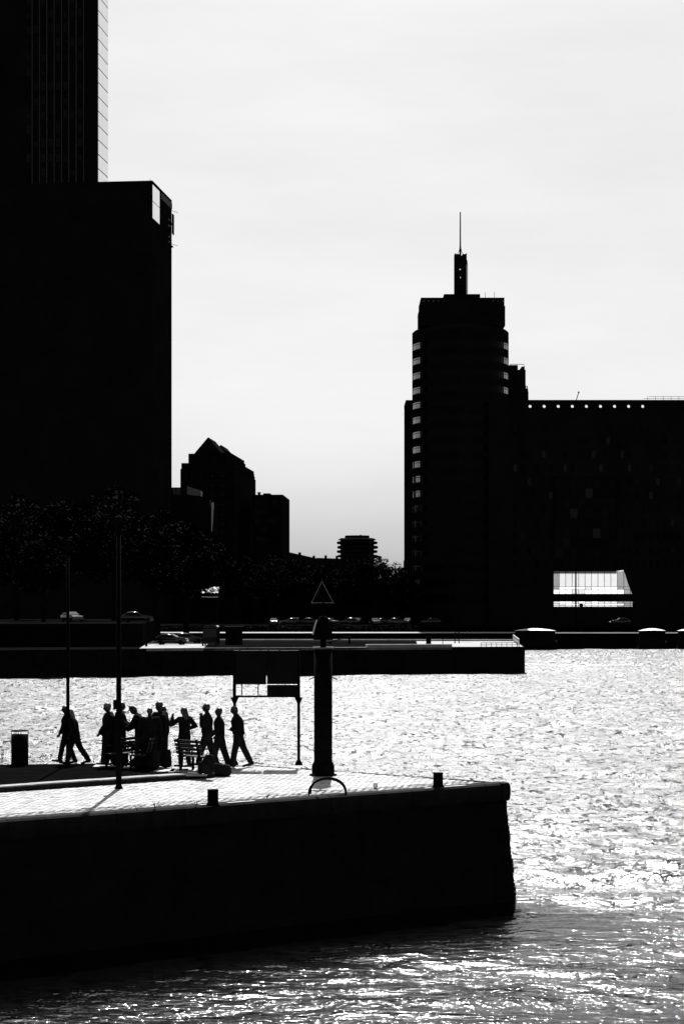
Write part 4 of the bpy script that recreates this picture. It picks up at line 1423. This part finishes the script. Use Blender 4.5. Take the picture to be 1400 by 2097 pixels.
# litter bin
YB = ground_y(1566, TZ)
kb_ = YB / F
bn = thing('litter_bin', 'tall dark cylindrical litter bin with open ring top, left of the people', 'bin', (PX(41, YB), YB, TZ))
rb_ = 17 * kb_
MB().lathe([(rb_, 0.02), (rb_, 62 * kb_), (rb_ * .94, 62 * kb_), (rb_ * .94, 0.1)], 26).build('drum', M['plastic'], bn, True)
ring = MB()
pts = [(rb_ * 1.02 * math.cos(2 * math.pi * i / 24), rb_ * 1.02 * math.sin(2 * math.pi * i / 24), 69.5 * kb_) for i in range(25)]
ring.path(pts, .016, 6)
ring.build('ring', M['steel'], bn)
for a in (0.0, math.pi, 1.57, -1.57):
    MB().path([(rb_ * math.cos(a), rb_ * math.sin(a), 61 * kb_), (rb_ * 1.02 * math.cos(a), rb_ * 1.02 * math.sin(a), 69.5 * kb_)], .013, 6).build('ring_stay', M['steel'], bn)
MB().lathe([(rb_ * 1.06, 0), (rb_ * 1.06, .03), (rb_, .05)], 26).build('base', M['steel'], bn)
for i in range(16):
    a = 2 * math.pi * i / 16
    MB().path([(rb_ * 1.005 * math.cos(a), rb_ * 1.005 * math.sin(a), .06), (rb_ * 1.005 * math.cos(a), rb_ * 1.005 * math.sin(a), 60 * kb_)], .010, 5).build('slat', M['plastic'], bn)

# lamp posts on the quay
def street_lamp(px, py, z0, r_, H, label, box=False):
    Y = ground_y(py, z0)
    t = thing('street_lamp', label, 'street lamp', (PX(px, Y), Y, z0), 0, 'lamp posts on the quay')
    MB().path([(0, 0, 0), (0, 0, 1.1), (0, 0, 1.15), (0, 0, H)], [r_ * 1.1, r_ * 1.1, r_, r_ * .8], 12).build('pole', M['steel'], t, True)
    MB().lathe([(r_ * 1.6, 0), (r_ * 1.5, .04), (r_ * 1.1, .08)], 12).build('base', M['steel'], t)
    MB().lathe([(r_ * .8, H), (r_ * 1.2, H + .05), (r_ * 1.3, H + .4), (r_ * 1.5, H + .43), (.02, H + .5)], 12).build('lantern', M['steel'], t)
    if box:
        MB().box(-.145, -.05, -.07, .07, 2.18, 2.43).build('junction_box', M['steel'], t)
        MB().path([(-.05, 0, 2.3), (.01, 0, 2.3)], .02, 6).build('strap', M['steel'], t)
    return t


street_lamp(139.5, 1566, TZ, .055, 6.4, 'thin black lamp post behind the walking pair at left')
street_lamp(243.5, 1615, QZ, .074, 7.0, 'black lamp post with small box, on the bright paving before the group', True)


# ------------------------------------------------------------------ benches
def bench(px, py, rz, label, w=1.5):
    Y = ground_y(py, TZ)
    t = thing('bench', label, 'bench', (PX(px, Y), Y, TZ), rz, 'slatted benches on the terrace')
    for i in range(4):
        MB().cbox(-w / 2, w / 2, .02 + i * .115, .12 + i * .115, .42, .455, .006).build('seat_slat', M['wood'], t)
    for i in range(4):
        z0 = .50 + i * .115
        yy = -.02 - i * .03
        MB().prism_x([(yy, z0), (yy + .035, z0), (yy + .012, z0 + .085), (yy - .023, z0 + .085)], -w / 2, w / 2).build('back_slat', M['wood'], t)
    for x in (-w / 2 + .16, w / 2 - .16):
        MB().prism_x([(-.03, 0), (.03, 0), (.03, .40), (.47, .40), (.47, 0), (.53, 0), (.53, .425), (.04, .425), (-.10, .96), (-.14, .96), (-.03, .42)], x - .03, x + .03).build('leg_frame', M['steel'], t)
        MB().prism_x([(-.05, .64), (.50, .64), (.50, .68), (-.05, .68)], x - .03, x + .03).box(x - .02, x + .02, .44, .48, .42, .64).build('armrest', M['steel'], t)
    return t


bench(268, 1572, R(62), 'slatted bench seen end-on beside the tall lamp post', 1.4)
bench(309, 1574, R(84), 'slatted bench seen end-on in the middle of the standing group', 1.3)
bench(389, 1580, R(-42), 'slatted bench in front of the woman with her hand raised', 1.1)

# ------------------------------------------------------------------ weeds on the quay edge
def weed(px, py, z0, h, n_, label, spread=.5):
    Y = ground_y(py, z0)
    t = thing('weed', label, 'plant', (PX(px, Y), Y, z0), 0, 'weeds on the quay')
    st, lf = MB(), MB()
    for i in range(n_):
        a = random.uniform(0, 6.28)
        l_ = h * random.uniform(.5, 1)
        tip = Vector((math.cos(a) * l_ * spread, math.sin(a) * l_ * spread, l_))
        st.path([(0, 0, 0), tip * .5 + Vector((0, 0, .05 * h)), tip], [.006, .005, .003], 5)
        for k in range(5):
            p = tip * (.35 + .16 * k)
            d = Vector((random.gauss(0, 1), random.gauss(0, 1), random.gauss(.3, .6))).normalized() * h * .16
            e = d.cross(Vector((random.gauss(0, 1), 0, 1))).normalized() * h * .05
            lf.add([p, p + d * .5 + e, p + d, p + d * .5 - e], [(0, 1, 2, 3)])
    st.build('stem', M['weed'], t)
    lf.build('foliage', M['weed'], t)


weed(318, 1656, QZ, .17, 7, 'small weed tuft on the quay edge nearest the lamp post shadow')
weed(281, 1660, QZ, .10, 5, 'tiny weed on the quay edge left of the larger tuft')
weed(402, 1650, QZ, .15, 7, 'small weed beside the left bollard')
weed(547, 1636, QZ, .15, 8, 'small weed tuft on the quay edge between bollard and ladder hoops')
weed(640, 1591, QZ, .12, 9, 'low weed clump at the left foot of the marker pile', 1.0)
weed(5, 1566, TZ, .75, 4, 'tall thin weed stalk at the left edge beside the bin', .12)

# ------------------------------------------------------------------ people
def ico(c, r, m):
    pass


PEND = []      # (object, voxel) meshes to be fused


def hull_seg(bm, parts):
    """convex hull of several ellipsoids: (centre, (rx,ry,rz))"""
    pts = []
    n1, n2 = 6, 10
    for c, r in parts:
        r = (r, r, r) if not isinstance(r, (tuple, list)) else r
        for i in range(n1 + 1):
            ph = math.pi * i / n1
            for k in range(n2 if 0 < i < n1 else 1):
                th = 2 * math.pi * k / n2
                pts.append((c[0] + r[0] * math.sin(ph) * math.cos(th), c[1] + r[1] * math.sin(ph) * math.sin(th), c[2] + r[2] * math.cos(ph)))
    vs = [bm.verts.new(p) for p in pts]
    res = bmesh.ops.convex_hull(bm, input=vs)
    inner = [v for v in vs if v.is_valid and not v.link_faces]
    bmesh.ops.delete(bm, geom=inner, context='VERTS')


def seg_mesh(name, segs, matn, parent, voxel):
    bm = bmesh.new()
    for s in segs:
        b2 = bmesh.new()
        hull_seg(b2, s)
        me2 = bpy.data.meshes.new('t')
        b2.to_mesh(me2)
        b2.free()
        bm.from_mesh(me2)
        bpy.data.meshes.remove(me2)
    me = bpy.data.meshes.new(name)
    bm.to_mesh(me)
    bm.free()
    me.materials.append(M[matn])
    o = link(name, me, parent)
    if voxel:
        md = o.modifiers.new('r', 'REMESH')
        md.mode = 'VOXEL'
        md.voxel_size = voxel
        md.use_smooth_shade = True
        sm = o.modifiers.new('s', 'SMOOTH')
        sm.factor = .5
        sm.iterations = 3
        PEND.append(o)
    return o


def rotv(v, ax, a): return Matrix.Rotation(a, 3, ax) @ Vector(v)


def person(px, py, z0, height, face, label, legs, arms, lean=0.0, head=(0, 0), hair='short', coat=0.0, bulk=1.0, cloth=('cloth', 'cloth_b'), cap=False, twist=0.0, baggy=1.0, bag=False, rim_lit=False):
    """face: heading in degrees (180 = towards the left of the picture). legs: ((thigh, knee), (thigh, knee)) left/right in degrees,
    arms: ((swing, abduct, elbow, twist), ...) left/right; local +x is forwards, +y is the person's left."""
    Y = ground_y(py, z0)
    s = height / 1.75
    t = thing('person', label, 'person', (PX(px, Y), Y, z0), R(face), 'people on the quay')
    t.scale = (s * 1.12, s * 1.12, s * 1.03)
    hip = Vector((0, 0, .93))
    J = {}
    lowest = 9
    for k, sy in ((0, 1), (1, -1)):
        th, kn = map(R, legs[k])
        h = hip + Vector((0, .09 * sy, -.02))
        kne = h + Vector((math.sin(th), 0.01 * sy, -math.cos(th))) * .43
        an = kne + Vector((math.sin(th - kn), 0, -math.cos(th - kn))) * .41
        fa = th - kn
        fd = Vector((math.cos(min(fa, .35) if fa > 0 else fa * .8), 0.08 * sy, math.sin(min(fa, .35) if fa > 0 else fa * .8)))
        heel = an + Vector((-.04, 0, -.06))
        toe = an + fd * .17 + Vector((0, 0, -.065))
        J['h', k], J['k', k], J['a', k], J['heel', k], J['toe', k] = h, kne, an, heel, toe
        lowest = min(lowest, heel.z - .035, toe.z - .03)
    dz = Vector((0, 0, -lowest))
    for q in list(J): J[q] = J[q] + dz
    hip = hip + dz
    ln = R(lean)
    up = Vector((math.sin(ln), 0, math.cos(ln)))
    fwd = Vector((math.cos(ln), 0, -math.sin(ln)))
    chest = hip + up * .36
    neck = hip + up * .535 + fwd * (-.01)
    tw = R(twist)
    side = Vector((-math.sin(tw), math.cos(tw), 0))
    for k, sy in ((0, 1), (1, -1)):
        sh = hip + up * .485 + side * (.185 * sy * (0.92 + .08 * bulk))
        sw, ab, el, tt = map(R, arms[k])
        d = Vector((math.sin(sw) * math.cos(ab), math.sin(ab) * sy, -math.cos(sw) * math.cos(ab)))
        elb = sh + d * .29
        # forearm bends forward (and inwards by tt)
        fo = Vector((math.sin(sw + el) * math.cos(ab), math.sin(ab) * sy * math.cos(el), -math.cos(sw + el) * math.cos(ab)))
        fo = (fo + Vector((0, -sy * math.sin(tt), 0))).normalized()
        wr = elb + fo * .25
        J['s', k], J['e', k], J['w', k], J['fo', k] = sh, elb, wr, fo
    pit, yaw = R(head[0]), R(head[1])
    hup = Vector((math.sin(ln * .5 + pit), 0, math.cos(ln * .5 + pit)))
    hf = Vector((math.cos(ln * .5 + pit), 0, -math.sin(ln * .5 + pit)))
    hs = Vector((0, 1, 0))
    hf = hf * math.cos(yaw) + hs * math.sin(yaw)
    hs = hup.cross(hf).normalized()
    hc_ = neck + hup * .175 + hf * .025
    # body, continuous
    B = []
    B.append([(hip + Vector((0, 0, -.03)), (.11, .155, .10)), (hip + up * .14, (.095, .135, .08))])
    B.append([(hip + up * .14, (.095, .135, .08)), (chest, (.115, .16, .11))])
    B.append([(chest, (.115, .16, .11)), (hip + up * .46, (.085, .15, .06))])
    B.append([(hip + up * .46, (.07, .11, .05)), (neck, .058)])
    B.append([(neck - up * .03, .060), (hc_ + hup * -.06, .054)])
    B.append([(hc_ + hup * .025, (.088, .075, .092)), (hc_ + hf * .018 - hup * .045, (.07, .062, .07)), (hc_ + hf * .035 - hup * .085, .036)])
    B.append([(hc_ + hf * .085 + hup * .02, .010), (hc_ + hf * .108 - hup * .022, .013), (hc_ + hf * .075 - hup * .03, .016)])     # nose
    B.append([(hc_ + hf * .082 - hup * .06, (.012, .02, .008)), (hc_ + hf * .070 - hup * .062, .02)])                               # mouth
    B.append([(hc_ + hf * .078 + hup * .035 + hs * .03, .012), (hc_ + hf * .078 + hup * .035 - hs * .03, .012)])                    # brow
    for sy in (1, -1):
        B.append([(hc_ + hs * .072 * sy - hf * .01 + hup * .015, (.018, .010, .028)), (hc_ + hs * .070 * sy - hf * .005 - hup * .02, (.012, .009, .015))])
    for k in (0, 1):
        B.append([(J['h', k], .088), (J['k', k], .056)])
        B.append([(J['k', k], .056), (J['k', k] * .6 + J['a', k] * .4 + Vector((-.02, 0, 0)), .058), (J['a', k], .038)])
        B.append([(J['a', k], .038), (J['heel', k], .034)])
        B.append([(J['heel', k], .034), (J['toe', k], (.03, .036, .024))])
        B.append([(hip + up * .47 + (J['s', k] - (hip + up * .485)) * .4, .06), (J['s', k], .060)])
        B.append([(J['s', k], .058), (J['e', k], .042)])
        B.append([(J['e', k], .042), (J['w', k], .028)])
        fo = J['fo', k]
        lat = fo.cross(Vector((0, 0, 1)))
        lat = lat.normalized() if lat.length > .05 else Vector((1, 0, 0))
        if abs(fo.z) > .8: lat = Vector((1, 0, 0))
        nrm_ = lat.cross(fo).normalized()
        kn_ = J['w', k] + fo * .085
        B.append([(J['w', k], .026), (kn_ + lat * .026, .015), (kn_ - lat * .026, .015)])
        for fi, (off, ln_) in enumerate(((-.028, .062), (-.010, .075), (.009, .070), (.027, .055))):
            p0 = kn_ + lat * off
            p1 = p0 + (fo * .8 + nrm_ * .35) * ln_ * .55
            p2 = p1 + (fo * .35 + nrm_ * .75) * ln_ * .5
            B.append([(p0, .0095), (p1, .0090)])
            B.append([(p1, .0090), (p2, .0080)])
        th0 = J['w', k] + fo * .035 + lat * .022
        th1 = th0 + (fo * .6 + lat * .6) * .05
        B.append([(th0, .013), (th1, .0105)])
        B.append([(th1, .0105), (th1 + (fo * .9 + nrm_ * .3) * .03, .009)])
    seg_mesh('body', B, 'skin', t, 0.011)
    # trousers
    g = .014 * baggy
    TQ = [[(hip + Vector((0, 0, -.04)), (.12 + g * .6, .165 + g * .6, .10)), (hip + up * .10, (.11 + g * .4, .15 + g * .4, .06))]]
    for k in (0, 1):
        TQ.append([(J['h', k], .098 + g), (J['k', k], .066 + g)])
        TQ.append([(J['k', k], .066 + g), (J['a', k] + (J['k', k] - J['a', k]) * .08, .052 + g * 1.3)])
    seg_mesh('trousers', TQ, cloth[1], t, 0.016)
    # top
    b_ = .018 * bulk
    W = []
    W.append([(hip + up * .02, (.125 + b_, .17 + b_, .05)), (hip + up * .16, (.115 + b_, .155 + b_, .06))])
    W.append([(hip + up * .16, (.115 + b_, .155 + b_, .06)), (chest, (.13 + b_, .172 + b_, .11))])
    W.append([(chest, (.13 + b_, .172 + b_, .11)), (hip + up * .47, (.09 + b_, .155 + b_, .055))])
    W.append([(hip + up * .48, (.07 + b_, .12, .04)), (neck + up * .0, .066)])
    if coat > 0:
        W.append([(hip + up * .05, (.125 + b_, .17 + b_, .04)), (hip - Vector((0, 0, coat)) + Vector((.01, 0, 0)), (.14 + b_, .18 + b_, .012))])
    for k in (0, 1):
        W.append([(hip + up * .465 + (J['s', k] - (hip + up * .485)) * .4, .07 + b_ * .5), (J['s', k], .070 + b_ * .4)])
        W.append([(J['s', k], .070 + b_ * .4), (J['e', k], .053 + b_ * .6)])
        W.append([(J['e', k], .053 + b_ * .6), (J['w', k] - J['fo', k] * .015, .038 + b_ * .6)])
    seg_mesh('jacket', W, cloth[0], t, 0.016)
    # hair / cap
    H_ = [[(hc_ + hup * .045 - hf * .012, (.092, .083, .078)), (hc_ + hup * .035 + hf * .03, (.062, .072, .068))], [(hc_ + hup * .03 - hf * .03, .080), (hc_ - hup * .05 - hf * .045, .052)]]
    if hair == 'long':
        H_.append([(hc_ + hup * .03 - hf * .03, (.085, .09, .08)), (hc_ - hup * .10 - hf * .06, (.07, .10, .05)), (hc_ - hup * .24 - hf * .075, (.05, .10, .04))])
    if hair == 'bushy':
        H_.append([(hc_ + hup * .05 - hf * .02, (.112, .105, .10))])
    seg_mesh('hair', H_, 'hair_rim_lit' if rim_lit else 'hair', t, 0.014)
    if cap:
        seg_mesh('cap', [[(hc_ + hup * .075 - hf * .01, (.100, .092, .060))], [(hc_ + hup * .06 + hf * .08, (.03, .07, .012)), (hc_ + hup * .045 + hf * .155, (.02, .045, .008))]], cloth[1], t, 0.012)
    for k in (0, 1):
        seg_mesh('shoe', [[(J['heel', k] + Vector((-.012, 0, .01)), (.045, .042, .045)), (J['toe', k] + Vector((.03, 0, .003)), (.045, .046, .032))], [(J['heel', k] + Vector((0, 0, .03)), (.05, .044, .05)), (J['a', k], .05)]], 'shoe', t, 0.014)
    if bag:
        seg_mesh('backpack', [[(hip + up * .18 - fwd * .20, (.08, .13, .06)), (hip + up * .44 - fwd * .19, (.07, .12, .05))]], cloth[1], t, 0.016)
    return t


ST = ((3, 2), (-3, 3))                          # standing
AD = ((4, 7, 10, 0), (-2, 7, 12, 0))            # arms hanging
# walking pair, left
person(136, 1564, TZ, 1.70, 184, 'person in dark clothes walking left behind the thin lamp post', ((-14, 6), (15, 4)), ((14, 8, 8, 0), (-12, 8, 12, 0)), hair='short', head=(4, 0))
person(153, 1565.5, TZ, 1.66, 180, 'long-haired person in a jacket striding left, right of the thin lamp post', ((16, 5), (-21, 12)), ((-16, 10, 40, 0), (10, 10, 50, 0)), lean=9, hair='long', coat=.14, bulk=2.4, baggy=1.6, head=(8, 0), rim_lit=True)
# group
person(223, 1568, TZ, 1.79, 172, 'person with rounded cap of hair and wide trousers, leftmost of the standing group', ((6, 2), (-8, 4)), ((4, 10, 30, 10), (2, 12, 30, 10)), hair='bushy', bulk=3.0, baggy=4.0, lean=0, head=(10, 0), coat=.1, rim_lit=True)
person(246, 1568, TZ, 1.84, 352, 'person half hidden by the tall lamp post, one forearm held out to the right', ((6, 3), (-6, 4)), ((16, 6, 50, 0), (28, 8, 38, 0)), hair='short', bulk=2.2, baggy=3.0, head=(10, 0))
person(290, 1569, TZ, 1.76, 176, 'person bending the head down to the left in the group', ((8, 4), (-4, 5)), ((24, 6, 42, 0), (20, 8, 40, 0)), lean=13, hair='short', bulk=2.6, baggy=3.2, coat=.2, head=(24, 0), cap=True)
person(307, 1573, TZ, 1.71, 92, 'broad-shouldered person seen from behind in the middle of the group', ST, ((4, 12, 14, 0), (4, 12, 14, 0)), hair='short', bulk=2.4, coat=.30, baggy=3.4)
person(328, 1570, TZ, 1.84, 150, 'tall person in a long jacket on the right of the huddle', ((4, 2), (-5, 3)), ((0, 9, 20, 0), (-2, 10, 16, 0)), hair='bushy', bulk=2.8, coat=.42, baggy=3.0, head=(8, 0))
person(337, 1565.5, TZ, 1.70, 185, 'person mostly hidden behind the tall one, only a head and shoulder showing', ST, AD, hair='short', bulk=1.4, head=(10, 0))
person(378, 1572, TZ, 1.72, 140, 'long-haired person with one hand raised to the face', ((5, 3), (-4, 3)), ((38, 42, 132, -8), (-18, 34, 78, 55)), hair='long', bulk=1.2, coat=.12, twist=0, head=(6, 0))
person(424, 1571, TZ, 1.82, 184, 'person with a hand at the mouth, leftmost of the three walking men', ((18, 6), (-14, 6)), ((25, 4, 150, 15), (-4, 6, 14, 0)), hair='short', bulk=1.8, baggy=1.8, head=(2, 0))
person(450, 1572, QZ, 1.76, 181, 'slim person in profile walking left, middle of the three walking men', ((16, 8), (-14, 4)), ((8, 5, 30, 0), (-10, 5, 40, 0)), hair='short', bulk=1.6, baggy=2.2, head=(-6, 0), lean=3)
person(489, 1571.5, QZ, 1.83, 184, 'person striding left in dark clothes below the sign post, rightmost of all the walkers', ((14, 5), (-19, 6)), ((-12, 6, 88, 40), (-14, 6, 88, 40)), hair='short', bulk=2.6, baggy=1.6, lean=6, head=(14, 0))
# two tiny figures on the far pier
TINY = []
for px, lab in ((931, 'tiny dark person standing on the far pier, left of two'), (939, 'tiny dark person standing on the far pier, right of two')):
    Y = 268.0
    t = thing('person', lab, 'person', (PX(px, Y), Y, PZT), R(180 if px < 935 else 0), 'people on the far pier')
    bt = [[((0, 0, .9), (.11, .16, .1)), ((0, 0, 1.38), (.11, .19, .08))], [((0, 0, 1.4), .06), ((0, 0, 1.55), .06)], [((.02, 0, 1.63), (.09, .08, .11))], [((.11, 0, 1.62), .015), ((.08, 0, 1.60), .02)]]
    for sy in (-1, 1):
        bt += [[((0, .1 * sy, .9), .09), ((.02 * sy, .1 * sy, .48), .06)], [((.02 * sy, .1 * sy, .48), .06), ((.03 * sy, .1 * sy, .06), .045)], [((.03 * sy, .1 * sy, .035), .035), ((.03 * sy + .16, .1 * sy, .03), .03)], [((0, .2 * sy, 1.38), .055), ((.01, .25 * sy, 1.1), .04)], [((.01, .25 * sy, 1.1), .04), ((.06, .24 * sy, .86), .03)], [((.06, .24 * sy, .86), .03), ((.08, .24 * sy, .74), .025)]]
    seg_mesh('body', bt, 'cloth', t, .02)

# two backpacks on the ground
for px, py, lab in ((283, 1574, 'dark bulky backpack on the ground left of the middle bench'), (316, 1577, 'dark bulky backpack on the ground in front of the standing group'), (340, 1573, 'dark bulky backpack set down right of the standing group')):
    Y = ground_y(py, TZ)
    t = thing('backpack', lab, 'bag', (PX(px, Y), Y, TZ), R(px), 'bags by the benches')
    t.scale = (1.15, 1.15, 1.0 + .2 * (px % 3))
    seg_mesh('sack', [[((0, 0, .10), (.17, .13, .10)), ((0, .02, .40), (.14, .10, .09))]], 'cloth_b', t, .016)
    seg_mesh('pocket', [[((0, -.13, .12), (.11, .05, .08)), ((0, -.11, .22), (.10, .04, .06))]], 'cloth', t, .014)
    MB().path([(-.05, 0, .46), (0, 0, .53), (.05, 0, .46)], .012, 6).build('handle', M['cloth'], t)

Y = ground_y(1590, QZ)
t = thing('duffel_bag', 'long low black duffel bag lying on the paving at the end of the kerb', 'bag', (PX(453, Y), Y, QZ), R(8), 'bags by the benches')
seg_mesh('sack', [[((-.30, 0, .17), (.08, .17, .17)), ((-.1, 0, .20), (.1, .18, .20)), ((.22, 0, .17), (.09, .17, .17))], [((-.2, 0, .2), (.12, .15, .2)), ((-.12, .02, .34), (.10, .12, .06))]], 'cloth_b', t, .016)
MB().path([(-.15, -.17, .2), (-.13, -.12, .40), (.1, -.12, .40), (.12, -.17, .2)], .014, 6).build('handle', M['cloth'], t)
Y = ground_y(1586, TZ)
t = thing('rucksack', 'large black rucksack standing upright right of the slatted bench', 'bag', (PX(425, Y), Y, TZ), R(-10), 'bags by the benches')
seg_mesh('sack', [[((0, 0, .12), (.22, .16, .12)), ((.02, .02, .36), (.20, .15, .12)), ((.05, .03, .50), (.15, .12, .08))], [((-.2, 0, .12), (.10, .12, .12)), ((-.2, 0, .3), (.08, .1, .08))]], 'cloth', t, .016)
seg_mesh('pocket', [[((0, -.15, .14), (.13, .05, .09)), ((0, -.13, .28), (.12, .04, .06))]], 'cloth_b', t, .014)
MB().path([(-.05, 0, .56), (.02, 0, .63), (.10, 0, .56)], .013, 6).build('handle', M['cloth'], t)

# fuse the remeshed figures into plain meshes
bpy.context.view_layer.update()
dg = bpy.context.evaluated_depsgraph_get()
for o in PEND:
    me = bpy.data.meshes.new_from_object(o.evaluated_get(dg), preserve_all_data_layers=False, depsgraph=dg)
    old = o.data
    mats = list(old.materials)
    o.modifiers.clear()
    o.data = me
    if not me.materials:
        for m_ in mats: me.materials.append(m_)
    me.polygons.foreach_set('use_smooth', [True] * len(me.polygons))
    bpy.data.meshes.remove(old)
